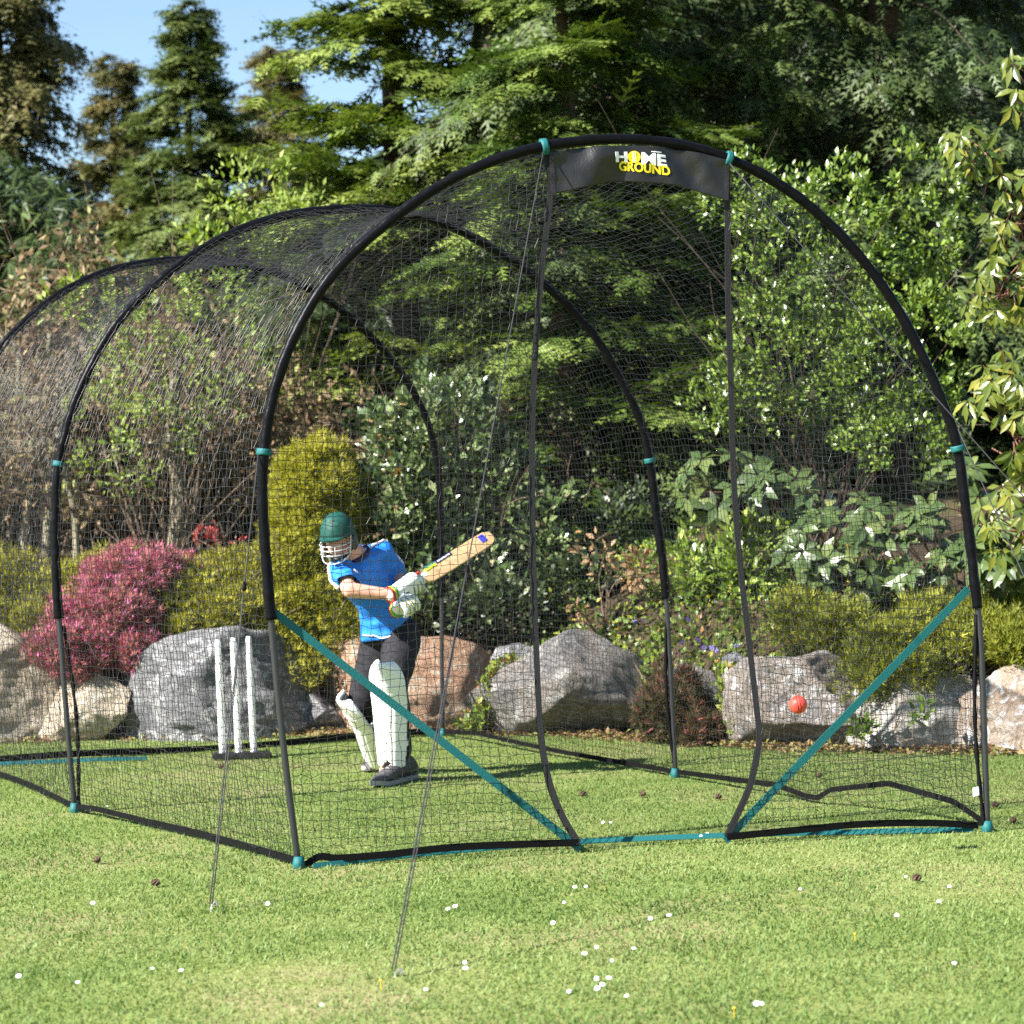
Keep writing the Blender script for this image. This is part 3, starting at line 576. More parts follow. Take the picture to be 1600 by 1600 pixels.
shrub('shadow_filler_bush', 'added low bush with shadow-dark leaves, filling the shaded gap between the variegated bush and the peaked boulder', 'shrub', [ellpx(800, 950, 90, 45, 17.9, .3, 1), ellpx(900, 920, 70, 45, 18.0, .3, .7), ellpx(660, 965, 70, 35, 17.9, .3, .6), ellpx(960, 830, 90, 70, 18.6, .3, .8)], 5200, LEAF, .06, leafmat('shadow_toned_leaves', [(0, (.012, .022, .008)), (.5, (.03, .05, .016)), (.85, (.08, .11, .03)), (1, (.16, .2, .06))], .4, .15, .4), 94, nclump=120, cr=.12, up=.3, tb=.45, tv=.18, width=1.2)  # added bush fills a shadowed gap; the shade is put into its leaf colour
def ground_cover():
    g = np.random.default_rng(95); n = 15000
    x = g.uniform(-1.6, 2.6, n); d = g.uniform(-.02, 1.9, n)**1.0; y = edge(x)+d+.02; keep = (vnoise(np.stack([x, y, 0*x], 1), 2.5) > .25); x, y = x[keep], y[keep]; n = len(x)
    z = bank(x, y)+.02+.16*g.random(n)*(.4+vnoise(np.stack([x, y, 0*x], 1), 5)); P = np.stack([x, y, z], 1)
    o = foliage('ground_cover', *LEAN, P, unit(g.normal(0, 1, (n, 3))+[0, -.2, .5]), unit(np.array([-.2, -.5, .8])+g.normal(0, .5, (n, 3))), .03+.035*g.random(n), .55+.2*g.normal(size=n), COVER, None, np.full(n, 1.3))
    tag(o, 'leafy periwinkle ground cover on the bank above the boulders', 'ground cover', kind='stuff')
    # dead leaves and dry grass along the foot of the boulders
    n = 9000; x = g.uniform(-4.4, 3.9, n); y = edge(x)-.45-np.abs(g.normal(0, .16, n))+.2*g.random(n); P = np.stack([x, y, .005+.03*g.random(n)], 1)
    o = foliage('leaf_litter', *DIAM, P, rnd_dirs(n, g)*[1, 1, .35], unit(np.array([0, 0, 1])+g.normal(0, .5, (n, 3))), .025+.035*g.random(n), g.random(n), leafmat('dry_litter', [(0, (.12, .07, .04)), (.4, (.25, .15, .08)), (.7, (.3, .24, .1)), (1, (.16, .18, .04))], .8, .2, .2), None)
    tag(o, 'dry brown leaves and straw along the foot of the boulders', 'leaf litter', kind='stuff')
ground_cover()
FLOWER = simple('violet_petals', (.2, .15, .62), .6)
def periwinkles():
    pts = [(1028, 972), (1075, 968), (1090, 1000), (1100, 1012), (1112, 1012), (1082, 1012), (1118, 1016), (1065, 1004), (1060, 1020), (992, 972), (1135, 1010), (1150, 1010), (812, 1008), (872, 1006), (783, 1136), (1120, 1084), (1006, 968), (1170, 998), (918, 1143), (1045, 990)]
    th = np.arange(5)*2*math.pi/5
    V = [[0, 0, 0]]; F = []
    for a in th:
        b = len(V); V += [[.45*math.cos(a-.35), -.1, .45*math.sin(a-.35)], [math.cos(a-.3), -.06, math.sin(a-.3)], [math.cos(a+.3), -.06, math.sin(a+.3)], [.45*math.cos(a+.35), -.1, .45*math.sin(a+.35)]]; F += [[0, b, b+1, b+2, b+3]]
    me = bpy.data.meshes.new('periwinkle_flower'); me.from_pydata((np.array(V)*.019).tolist(), [], F); me.materials.append(FLOWER)
    for x, y in pts:
        Y = 16.2 if x > 1050 else 16.7
        p = px(x, y, Y-.05); e = float(edge(np.array(p[0])))
        for k in range(40):
            p = px(x, y, Y); zz = float(bank(np.array(p[0]), np.array(p[1])))+.13
            if p[2] <= zz or Y > 18.5: break
            Y += .06
        o = bpy.data.objects.new('periwinkle_flower', me); link(o); o.location = V3(p); o.rotation_euler = (-.5, 0, x)
        tag(o, 'tiny violet periwinkle flower among the green ground cover', 'flower', 'violet flowers in the ground cover')
periwinkles()
DH = leafmat('dark_red_heather', [(0, (.03, .035, .015)), (.45, (.08, .075, .035)), (.75, (.2, .08, .06)), (1, (.4, .14, .13))], .7, .2, .15)
shrub('dark_heather', 'small dark reddish heather against the peaked boulder by the far pole', 'shrub', [ellpx(1045, 1110, 55, 38, 15.85, .25, 1), ellpx(1055, 1065, 30, 25, 15.95, .2, .4), ellpx(1090, 1135, 40, 20, 15.7, .2, .3)], 5200, TUFT, .05, DH, 96, nclump=110, cr=.07, up=.4, tb=.45, tv=.2, width=1.2, foot=.0)
shrub('withered_shrub', 'small shrub with pale withered orange leaves on the bank', 'shrub', [ellpx(1000, 890, 30, 30, 17.3, .15, 1), ellpx(935, 880, 35, 45, 17.5, .15, .5), ellpx(905, 945, 14, 22, 17.2, .1, .25)], 190, LEAF, .06, leafmat('withered_orange', [(0, (.22, .1, .05)), (.5, (.34, .21, .11)), (1, (.36, .31, .17))], .6, .3), 97, nclump=40, cr=.07, up=-.1, stems=4, width=1.2)
shrub('small_creeper', 'yellow green creeper in the gap between red boulder and peaked boulder', 'plant', [ellpx(765, 1090, 16, 45, 16.75, .08, 1), ellpx(740, 1130, 25, 14, 16.8, .08, .6), ellpx(800, 1040, 30, 14, 16.9, .1, .5)], 700, LEAF, .045, COVER, 98, nclump=50, cr=.05, tb=.75, stems=3, width=1.3, foot=0.0)
shrub('small_creeper', 'creeper trailing between the rounded grey boulder and the streaked boulder', 'plant', [ellpx(1140, 1080, 18, 42, 15.75, .1, 1), ellpx(1155, 1125, 20, 14, 15.6, .08, .5)], 600, LEAF, .045, COVER, 99, nclump=40, cr=.05, tb=.7, stems=3, width=1.3, foot=0.0)
shrub('rock_plant', 'small dark leafy plant in the crack between streaked and cream boulder', 'plant', [ellpx(1345, 1140, 14, 16, 14.9, .07, 1), ellpx(1440, 1115, 30, 24, 14.85, .06, .5)], 110, LEAF, .06, PRIVET, 100, nclump=16, cr=.04, tb=.35, stems=3, width=1.2, foot=0.0)

# ------------------------------------------------------------------ the batting cage
FL, FR = gnd(467, 1357), gnd(1543, 1300); SL, SR = gnd(117, 1270), gnd(1055, 1215); TR = gnd(692, 1150); TL = TR-3.2*np.array([.878, .478, 0])
def plane_n(a, b):
    d = (b-a)/np.linalg.norm(b-a); return np.cross(d, [0, 0, 1.0])
def trace(pts, a, b, n=6):
    nn = plane_n(a, b); return catmull([onplane(x, y, a, nn) for x, y in pts], n)
A1 = trace([(467, 1357), (447, 1200), (430, 1040), (418, 900), (411, 800), (412, 706), (431, 600), (471, 500), (530, 415), (610, 342), (700, 281), (800, 239), (900, 219), (1000, 216), (1100, 233), (1200, 275), (1290, 342), (1370, 432), (1430, 530), (1474, 630), (1496, 697), (1508, 780), (1522, 900), (1532, 1000), (1538, 1150), (1543, 1300)], FL, FR)
A2 = trace([(117, 1270), (105, 1130), (95, 1000), (88, 900), (87, 800), (92, 722), (120, 620), (170, 522), (240, 444), (330, 379), (430, 339), (530, 325), (610, 327), (690, 347), (770, 386), (850, 442), (920, 511), (970, 590), (1002, 660), (1015, 716), (1026, 800), (1038, 900), (1045, 1000), (1050, 1100), (1056, 1215)], SL, SR)
nT = plane_n(TL, TR)
A3 = [onplane(x, y, TL, nT) for x, y in [(-62, 800), (-60, 715), (-38, 620), (0, 543), (60, 482), (130, 437), (210, 412), (290, 404), (370, 410), (450, 433), (520, 473), (580, 525), (630, 585), (665, 650), (683, 720), (688, 800), (690, 900), (690, 1000), (692, 1150)]]
A3 = catmull([TL, TL*.55+A3[0]*.45+np.array([-.02, 0, 0])]+A3, 6)
cage = empty('batting_cage', (FL+FR+TL+TR)/4*np.array([1, 1, 0]), 'large black netted cricket batting cage on three arched poles', 'batting cage')
def zcut(P, z0):      # the piece of an arch above a height
    k = np.where(P[:, 2] >= z0)[0]; return P[k[0]:k[-1]+1]
arches = []
for P, z0, r in ((A1, .98, .0225), (A2, .93, .0235), (A3, .9, .0235)):
    v, f = tube(P, .0138, 12); pole = mk('arch_pole', v, f, M['pole'], cage, smooth=True)
    Q = resample(zcut(P, z0), 420); rr = r*(1+.22*fbm(np.stack([np.arange(420)*.35, 0*Q[:, 0], 0*Q[:, 0]], 1), 1.0, 3)); n = 14
    v, f = tube(Q+np.array([0, 0, -.006]), rr, n)
    nv = 420*n; T, N, B = frames(Q); d = v[:nv].reshape(420, n, 3)-Q[:, None]+[0, 0, .006]; dn = unit(d)
    wr = fbm(np.stack([np.repeat(np.arange(420)*.11, n), np.tile(np.arange(n)*.9, 420), np.zeros(nv)], 1), 2.0, 3)*.012*(1 if P is not A1 else .6)
    v[:nv] += (dn.reshape(-1, 3))*wr[:, None]
    sl = mk('sleeve', v, f, M['sleeve'], cage, smooth=True); sl.parent = pole; arches.append(pole)
def sub(o, part):      # a mesh built under the cage becomes a piece of one of its parts (same origin)
    o.parent = part; return o
# joint clips of teal webbing
def clip(P, part, w=.05, r=.03):
    T, N, B = frames(P); k = len(P)//2; v, f = tube(P, r, 12); sub(mk('joint_strap', v, f, M['teal'], cage, smooth=True), part)
def nearest(P, x, y):
    d = [np.hypot(*(np.array(prj(p))-(x, y))) for p in P]; return int(np.argmin(d))
def prj(p):
    d = np.asarray(p, float)-CC; z = d@_f; return 800+F_PX*(d@CR)/z, 800-F_PX*(d@CU)/z
fine1, fine2, fine3 = (resample(P, 900) for P in (A1, A2, A3))
for fp, part, pts in ((fine1, arches[0], [(412, 706), (1496, 697), (850, 228), (1137, 246)]), (fine2, arches[1], [(90, 724), (1015, 716)]), (fine3, arches[2], [(296, 404)])):
    for x, y in pts:
        k = nearest(fp, x, y); clip(fp[k-1:k+3]+np.array([0, 0, -.008]), part, r=.031 if y > 300 else .036)
def foot(P, part):
    p = P*np.array([1, 1, 0]); v, f = tube([p+[0, 0, -.01], p+[0, 0, .02], p+[0, 0, .05]], [.024, .026, .019], 10); a = mk('corner_foot', v, f, M['teal'], cage, smooth=True); sub(a, part)
for P, part in ((FL, arches[0]), (FR, arches[0]), (SL, arches[1]), (SR, arches[1]), (TR, arches[2]), (TL, arches[2])): foot(P, part)
# nets: knotted cord, 45 mm mesh
CORD = .0014; CELL = .038
def net_grid(G, name, jit=.006, seed=0):
    g = np.random.default_rng(seed); G = G+g.normal(0, jit, G.shape)*.6+((vnoise(G.reshape(-1, 3), 9.0)-.5)*.02).reshape(G.shape[:2])[..., None]*np.array([.4, .4, 1])
    A = np.concatenate([G[:-1].reshape(-1, 3), G[:, :-1].reshape(-1, 3)]); B = np.concatenate([G[1:].reshape(-1, 3), G[:, 1:].reshape(-1, 3)])
    v, f = prisms(A, B, CORD); o = mk(name, v, f, M['net'], cage); o['kind'] = 'stuff'; return o
def tunnel(Pa, Pb, name, seed, sag, hemL, hemR):
    L = max(np.linalg.norm(np.diff(Pa, axis=0), axis=1).sum(), 7.0); nu = int(L/CELL); gap = (np.linalg.norm(Pa[0]-Pb[0])+np.linalg.norm(Pa[-1]-Pb[-1]))/2; nv = int(gap/CELL)
    a, b = resample(Pa, nu), resample(Pb, nu); t = np.linspace(0, 1, nv)[None, :, None]
    G = a[:, None]*(1-t)+b[:, None]*t; u = np.linspace(0, 1, nu)[:, None]; s = np.sin(np.pi*t[..., 0])*np.ones_like(u)
    c = (a.mean(0)+b.mean(0))/2; inward = np.stack([c[0]-G[..., 0], c[1]-G[..., 1], 0*G[..., 0]], -1); inward /= np.linalg.norm(inward, axis=-1, keepdims=True)+1e-6
    top = np.clip((G[..., 2]-1.6)/1.4, 0, 1)
    G = G-np.stack([0*s, 0*s, s*sag*top], -1)+inward*(s*.05*(1-top))[..., None]
    # bottom rows hang to the hem
    tt = t[0, :, 0]; low = np.clip(1-G[..., 2]/.5, 0, 1)
    half = (u < .5)*1.0
    G[..., 2] += low*(half*np.interp(tt, *hemL)[None]+(1-half)*np.interp(tt, *hemR)[None])
    o = net_grid(G, name, seed=seed)
    for row in (0, -1):
        P = G[row].copy(); P[:, 2] = np.maximum(P[:, 2], .02)+.012; v, f = ribbon(P, np.tile([0, 0, .013], (len(P), 1)), .006); h = mk('hem', v, f, M['hem'], cage); sub(h, o)
    return o
FLAT = ([0, 1], [.012, .012])
tunnel(A1, A2, 'tunnel_net', 1, .15, ([0, .15, .5, .9, 1], [.02, .01, .012, .03, .02]), ([0, .08, .25, .42, .47, .6, 1], [.02, .1, .14, .07, .01, .05, .02]))
tunnel(A2, A3, 'tunnel_net', 2, .14, FLAT, ([0, .4, .8, 1], [.02, .03, .05, .02]))
def lattice(region, to3d, x0, x1, z0, z1, name, seed):
    """cut a square mesh to an outline: region(s, z) tells inside"""
    g = np.random.default_rng(seed); ns, nz = int((x1-x0)/CELL)+1, int((z1-z0)/CELL)+1
    S, Z = np.meshgrid(x0+np.arange(ns)*CELL, z0+np.arange(nz)*CELL); sh = fbm(np.stack([S, Z, 0*S+seed], -1), 1.1, 3)
    S = S+sh*.05+g.normal(0, .0045, S.shape); Z = Z+g.normal(0, .0045, Z.shape)+fbm(np.stack([S, Z, 0*S+seed+9], -1), 1.3, 3)*.07
    I = region(S, Z); G = to3d(S, Z); A, B = [], []
    for a, b, ia in ((G[:-1], G[1:], I[:-1] & I[1:]), (G[:, :-1], G[:, 1:], I[:, :-1] & I[:, 1:])):
        A.append(a[ia]); B.append(b[ia])
    v, f = prisms(np.concatenate(A), np.concatenate(B), CORD); o = mk(name, v, f, M['net'], cage); o['kind'] = 'stuff'; return o
n1 = plane_n(FL, FR); d1 = (FR-FL)/np.linalg.norm(FR-FL)
def plane_xy(P, a=FL, d=d1): return np.stack([(P-a)@d, P[:, 2]], 1)
def to_front(S, Z, off=.0): 
    bul = .05*np.sin(np.clip(Z/2.6, 0, 1)*np.pi)
    return FL+S[..., None]*d1+Z[..., None]*np.array([0, 0, 1.0])-n1*(off+bul[..., None] if np.ndim(bul) else off+bul)
arc2 = plane_xy(A1); top_i = int(np.argmax(arc2[:, 1]))
def arch_left(z): return np.interp(z, arc2[:top_i+1, 1], arc2[:top_i+1, 0])
def arch_right(z): return np.interp(z, arc2[top_i:, 1][::-1], arc2[top_i:, 0][::-1])
def arch_top(s): k = arc2[:, 1] > 1.2; return np.interp(s, arc2[k, 0], arc2[k, 1])
seamL = plane_xy(trace([(853, 232), (860, 300), (848, 420), (839, 560), (836, 700), (838, 850), (842, 1000), (848, 1140), (860, 1220), (880, 1275), (905, 1318)], FL, FR))
seamR = plane_xy(trace([(1137, 248), (1137, 310), (1140, 450), (1147, 600), (1153, 750), (1163, 880), (1178, 1020), (1187, 1110), (1190, 1158), (1176, 1225), (1152, 1278), (1137, 1308)], FL, FR))
def seam_s(sm, z): return np.interp(z, sm[::-1, 1], sm[::-1, 0])
hemL = plane_xy(trace([(478, 1352), (500, 1339), (530, 1341), (600, 1336), (700, 1325), (800, 1320), (905, 1317)], FL, FR)); hemR = plane_xy(trace([(1137, 1308), (1250, 1297), (1350, 1288), (1450, 1286), (1530, 1290)], FL, FR))
fl = lattice(lambda S, Z: (S > arch_left(Z)+.02) & (S < seam_s(seamL, Z)) & (Z < arch_top(S)-.03) & (Z > np.interp(S, hemL[:, 0], hemL[:, 1])+.01), to_front, -.2, 1.6, 0, 3.0, 'door_flap_net', 5)
fr = lattice(lambda S, Z: (S < arch_right(Z)-.05) & (S > seam_s(seamR, Z)) & (Z < arch_top(S)-.03) & (Z > np.interp(S, hemR[:, 0], hemR[:, 1])+.01), to_front, 1.6, 3.2, 0, 3.0, 'door_flap_net', 6)
fl['label'] = 'left net flap of the doorway'; fr['label'] = 'right net flap of the doorway'
def strip3(P2, half, mat, name, part, off=.006, axis=None, th=.004):
    P = to_front(P2[:, 0], P2[:, 1], off); T = np.gradient(P2, axis=0); T /= np.linalg.norm(T, axis=1)[:, None]+1e-9
    W = -T[:, 1:2]*d1[None]+T[:, 0:1]*np.array([[0, 0, 1.0]]); v, f = ribbon(P, W*half, th); o = mk(name, v, f, mat, cage)
    return sub(o, part) if part is not None else o
strip3(seamL, .0125, M['seam'], 'door_seam', fl); strip3(seamR, .013, M['seam'], 'door_seam', fr)
strip3(hemL, .015, M['hem'], 'hem', fl); strip3(hemR, .015, M['hem'], 'hem', fr)
def rag(sm, half, part, z):   # lower black ends of the seams
    k = sm[:, 1] < z; strip3(sm[k], half, M['hem'], 'seam_end', part, .011)
rag(seamL, .0145, fl, .62); rag(seamR, .0145, fr, .42)
# back net
n3 = plane_n(TL, TR); d3 = (TR-TL)/np.linalg.norm(TR-TL); arc3 = plane_xy(A3, TL, d3); t3 = int(np.argmax(arc3[:, 1]))
b3 = lattice(lambda S, Z: (S > np.interp(Z, arc3[:t3+1, 1], arc3[:t3+1, 0])) & (S < np.interp(Z, arc3[t3:, 1][::-1], arc3[t3:, 0][::-1])) & (Z > .03), lambda S, Z: TL+S[..., None]*d3+Z[..., None]*np.array([0, 0, 1.0])-n3*.08*np.sin(np.clip(Z/3, 0, 1)*np.pi)[..., None], -.1, 3.5, .02, 3.1, 'back_net', 7)
bp_ = np.linspace(TL, TR, 40)+np.stack([0*np.linspace(0, 1, 40)]*2+[.028+.012*np.sin(np.linspace(0, 9, 40))], 1); v, f = ribbon(bp_, np.tile([0, 0, .02], (40, 1)), .006); sub(mk('hem', v, f, M['hem'], cage), b3)
# net edges that hang beside the lower poles
for P, a, b, off in ((A2, arches[1], .93, .035), (A1, arches[0], .98, None)):
    for side in (0, 1):
        Q = P if side == 0 else P[::-1]; Q = Q[:int(np.argmax(Q[:, 2]))]; Q = resample(Q[Q[:, 2] < b], 24)
        if P is A1 and side == 0: continue
        o2 = np.sin(np.linspace(0, np.pi, 24))*.028*(1 if side == 0 else -1)+(.0 if side else .018); sh = d1[None]*o2[:, None]
        if P is A1: sh = -d1[None]*(.012+.03*np.sin(np.linspace(0, np.pi, 24)))[:, None]
        v, f = tube(Q+sh+[0, 0, .01], .009+.002*np.sin(np.arange(24)*1.7), 6); sub(mk('net_edge', v, f, M['hem'], cage, smooth=True), a)
# teal straps
def strap(pts, half, part=None, name='brace_strap', z=None):
    P = resample(np.array(pts, float), 30); W = np.tile([0, 0, half], (30, 1)) if z is None else np.tile(np.asarray(z, float)*half, (30, 1)); v, f = ribbon(P, W, .004); o = mk(name, v, f, M['teal'], cage); return o
fp = lambda x, y, o=.02: onplane(x, y, FL-n1*o, n1)
for a, b in (((428, 956), (907, 1326)), ((1513, 920), (1133, 1314))):
    A, B = fp(*a), fp(*b); e = (B-A)/np.linalg.norm(B-A); w = np.cross(e, n1); strap([A, B], .0165, z=w)
gs = [FL*[1, 1, 0]+[.06, -.02, .012], gnd(700, 1338)+[0, 0, .02], gnd(905, 1326)+[0, 0, .03], gnd(1133, 1316)+[0, 0, .03], gnd(1300, 1307)+[0, 0, .018], FR*[1, 1, 0]+[-.06, 0, .012]]
strap(catmull(gs, 6), .012, name='ground_strap', z=[.15, .5, .85])
strap([TL+[0, -.06, .02], gnd(150, 1192)+[0, 0, .02], gnd(230, 1188)+[0, 0, .012]], .012, name='ground_strap', z=[.1, .5, .85])
# guy ropes with tensioners and pegs
def guy(top, pegp, tens=None):
    P = np.linspace(top, pegp+np.array([0, 0, .03]), 20); P[:, 2] -= .012*np.sin(np.linspace(0, np.pi, 20)); v, f = tube(P, .0027, 6); o = mk('guy_rope', v, f, M['rope'], cage, smooth=True)
    d = unit(top-pegp); q = pegp+np.array([0, 0, -.04]); v, f = tube([q+d*.0, q+d*.07, q+d*.085+[.012, 0, 0], q+d*.07+[.022, 0, -.008]], .004, 6); sub(mk('peg', v, f, M['peg'], cage, smooth=True), o)
    if tens is not None:
        c = pegp*(1-tens)+top*tens; v, f = tube([c-d*.022, c-d*.012, c+d*.012, c+d*.022], [.003, .011, .008, .003], 8); sub(mk('tensioner', v, f, M['hem'], cage, smooth=True), o)
        off = np.array([.009, 0, 0]); v, f = tube([c, c*.5+pegp*.5+off+[0, 0, .015], pegp+off+[0, 0, .03]], .0026, 5); sub(mk('rope_loop', v, f, M['rope'], cage, smooth=True), o)
c1 = fine1[nearest(fine1, 850, 232)]; c2 = fine1[nearest(fine1, 1137, 248)]; jl = fine1[nearest(fine1, 410, 712)]; jr = fine1[nearest(fine1, 1496, 660)]
guy(c1+[0, -.03, -.03], gnd(613, 1530), .42); guy(jl+[-.02, -.02, 0], gnd(328, 1425), .69)
guy(c2+[0, -.03, -.03], gnd(2100, 1345)); guy(jr+[.02, 0, 0], gnd(1800, 1345))
# white care tag on the right pole
tg = gnd(1527, 1238); P = onplane(1520, 1238, FL, n1); v, f = ribbon(np.array([P+d1*k for k in np.linspace(0, .055, 5)])+np.array([[0, -.004*math.sin(k), .003*k] for k in range(5)]), np.tile([0, 0, .019], (5, 1)), .002); sub(mk('care_tag', v, f, M['white'], cage), fr)
# banner above the doorway
top2 = plane_xy(trace([(860, 238), (920, 231), (1000, 229), (1070, 236), (1135, 251)], FL, FR)); bot2 = plane_xy(trace([(864, 304), (915, 293), (955, 284), (1000, 286), (1055, 291), (1095, 302), (1132, 314)], FL, FR))
top2, bot2 = [np.stack([np.interp(np.linspace(0, 1, 71), np.linspace(0, 1, len(q)), q[:, k]) for k in (0, 1)], 1) for q in (top2, bot2)]
def banner_pt(u, v):
    i = np.clip(u, 0, 1)*70; q = np.stack([np.interp(i, np.arange(71), top2[:, k])*(1-v)+np.interp(i, np.arange(71), bot2[:, k])*v for k in (0, 1)], -1)
    p3 = np.stack([q[..., 0]*4, q[..., 1]*4, 0*u], -1); w = fbm(p3+[q[..., 1:2].mean()*0, 0, 3.3], 1.6, 3)*.05+.018*np.sin(q[..., 0]*22-q[..., 1]*16)*np.exp(-((u-.2)/.16)**2)+.012*np.sin(q[..., 0]*26+q[..., 1]*21)*np.exp(-((u-.78)/.12)**2)
    return FL+q[..., 0:1]*d1+q[..., 1:2]*np.array([0, 0, 1.0])+n1*(.012+w*.9)[..., None]
FRONT = 1 if np.dot(n1, [0, -1, 0]) > 0 else -1
U, Vv = np.meshgrid(np.linspace(0, 1, 90), np.linspace(0, 1, 26)); G = banner_pt(U, Vv); i = np.arange(90*26).reshape(26, 90); Fq = np.stack([i[:-1, :-1], i[:-1, 1:], i[1:, 1:], i[1:, :-1]], -1).reshape(-1, 4)
M['banner'] = simple('black_banner_cloth', (.012, .012, .013), .42, 0, .45, .2, 120)
ban = mk('banner', G.reshape(-1, 3), Fq, M['banner'], cage, smooth=True); sm = ban.modifiers.new('cloth', 'SOLIDIFY'); sm.thickness = .004; sm.offset = -1 if FRONT > 0 else 1
def letters(text, u0, u1, v0, v1, mat, name, lift, bold, skew=0.0, tilt=0.0):
    cu = bpy.data.curves.new('t', 'FONT'); cu.body = text; cu.size = 1; cu.offset = bold; cu.space_character = 1.02; ob = bpy.data.objects.new('t', cu); col.objects.link(ob); bpy.context.view_layer.update()
    me = bpy.data.meshes.new_from_object(ob.evaluated_get(bpy.context.evaluated_depsgraph_get())); bpy.data.objects.remove(ob); bm = bmesh.new(); bm.from_mesh(me); bmesh.ops.triangulate(bm, faces=bm.faces); bmesh.ops.subdivide_edges(bm, edges=[e for e in bm.edges if e.calc_length() > .3], cuts=2); bmesh.ops.triangulate(bm, faces=bm.faces)
    C = np.array([v.co[:] for v in bm.verts]); T = [[v.index for v in f.verts] for f in bm.faces]; bm.free(); mn, mx = C.min(0), C.max(0)
    a = (C[:, 0]-mn[0])/(mx[0]-mn[0]); b = (C[:, 1]-mn[1])/(mx[1]-mn[1]); u = u0+(u1-u0)*a; vv = v1+(v0-v1)*b+tilt*(a-.5)
    P = banner_pt(u, vv)+n1*FRONT*lift; o = mk(name, P, T, mat, cage); s = o.modifiers.new('print', 'SOLIDIFY'); s.thickness = .0015; s.offset = 0; return sub(o, ban)
YEL = simple('yellow_print', (.75, .6, .01), .6); WHT = simple('white_print', (.8, .8, .82), .6); BLK = simple('black_print', (.004, .004, .004), .6)
# the letter heights run along the banner's own drop
letters('H', .368, .43, .17, .46, WHT, 'lettering', .005, .04); letters('ME', .5, .628, .19, .52, WHT, 'lettering', .005, .04, 0, .03)
letters('GROUND', .385, .638, .47, .73, YEL, 'lettering', .007, .03, 0, .07); letters('GROUND', .379, .644, .45, .75, BLK, 'lettering_outline', .0035, .075, 0, .07)
letters('~~~', .55, .605, .125, .165, WHT, 'lettering', .005, .05)
aa = np.linspace(0, 2*np.pi, 25)[:-1]; P = banner_pt(np.r_[.463, .463+.032*np.cos(aa)], np.r_[.31, .31+.165*np.sin(aa)])+n1*FRONT*.006; bd = mk('ball_emblem', P, [[0, 1+k, 1+(k+1) % 24] for k in range(24)], YEL, cage); s = bd.modifiers.new('print', 'SOLIDIFY'); s.thickness = .0015; sub(bd, ban)
sg = np.linspace(-.14, .14, 9)
for dx in (-.006, .006):
    P = banner_pt(.463+dx+0*sg, .31+sg)+n1*FRONT*.008; v, f = tube(P, .0013, 5); sub(mk('ball_seam', v, f, WHT, cage), ban)
# velcro-like edge bands of the banner
for u in (.0, 1.0):
    P = banner_pt(np.full(20, u), np.linspace(0, 1, 20))+n1*FRONT*.004; v, f = ribbon(P, np.tile(d1*.009, (20, 1)), .004); sub(mk('edge_band', v, f, M['seam'], cage), ban)

# ------------------------------------------------------------------ stumps and ball
sb = gnd(373, 1186); st = empty('cricket_stumps', sb, 'set of three white spring stumps on a black base', 'cricket stumps')
ud = np.array([.985, .17, 0]); WOOD = simple('white_painted_wood', (.82, .82, .8), .45, 0, .4, .1, 30)
def rbox(c, ux, hx, hy, hz, bev=.01):
    uy = np.array([-ux[1], ux[0], 0]); bm = bmesh.new(); bmesh.ops.create_cube(bm, size=2)
    for v in bm.verts: v.co = Vector((v.co.x*hx, v.co.y*hy, v.co.z*hz))
    bmesh.ops.bevel(bm, geom=bm.edges[:], offset=bev, segments=2, affect='EDGES'); V = np.array([v.co[:] for v in bm.verts]); F = [[v.index for v in f.verts] for f in bm.faces]; bm.free()
    return np.asarray(c)+V[:, :1]*ux+V[:, 1:2]*uy+V[:, 2:]*np.array([0, 0, 1.0]), F
v, f = rbox(sb+np.array([.02, 0, .022]), ud, .175, .07, .02); mk('base', v, f, simple('black_rubber', (.015, .015, .016), .6, 0, .4, .3, 60), st)
for k, (xb, xt, dy) in enumerate(((348, 340, 0), (373, 364, 0), (397, 388, 0))):
    a = px(xb, 1184, sb[1]+ud[1]*(xb-373)/260); a[2] = .06; c = px(xt, 999-(xt-340)*.1, a[1]); v, f = tube([a, a+(c-a)*.02, a*.5+c*.5, a*.04+c*.96, c], [.02, .0205, .0205, .019, .014], 14); s_ = mk('stump', v, f, WOOD, st, smooth=True)
    v, f = tube([a*[1, 1, 0]+[0, 0, .03], a*[1, 1, 0]+[0, 0, .045], a], [.03, .024, .021], 12); o = mk('spring', v, f, M['peg'], st, smooth=True); o.parent = s_
def ball():
    c = px(1247, 1101, 10.25); bm = bmesh.new(); bmesh.ops.create_uvsphere(bm, u_segments=32, v_segments=20, radius=.0365); V = np.array([v.co[:] for v in bm.verts]); F = [[v.index for v in q.verts] for q in bm.faces]; bm.free()
    o = mk('cricket_ball', V+c, F, simple('red_leather', (.68, .06, .04), .45, 0, .5, .15, 90), smooth=True, origin=c); tag(o, 'red cricket ball with dark seam in the air inside the net', 'ball')
    a = np.linspace(0, 2*np.pi, 49)
    for x in (-.005, .005):
        rr = math.sqrt(.0365**2-x*x)+.0004; P = np.stack([np.full(49, x)+.004*0, np.cos(a)*rr, np.sin(a)*rr], 1); P = P@np.array([[math.cos(.12), 0, math.sin(.12)], [0, 1, 0], [-math.sin(.12), 0, math.cos(.12)]])
        v, f = tube(P+c, .0013, 6, cap=False); mk('seam', v, f, simple('dark_seam', (.12, .01, .01), .6), o)
ball()

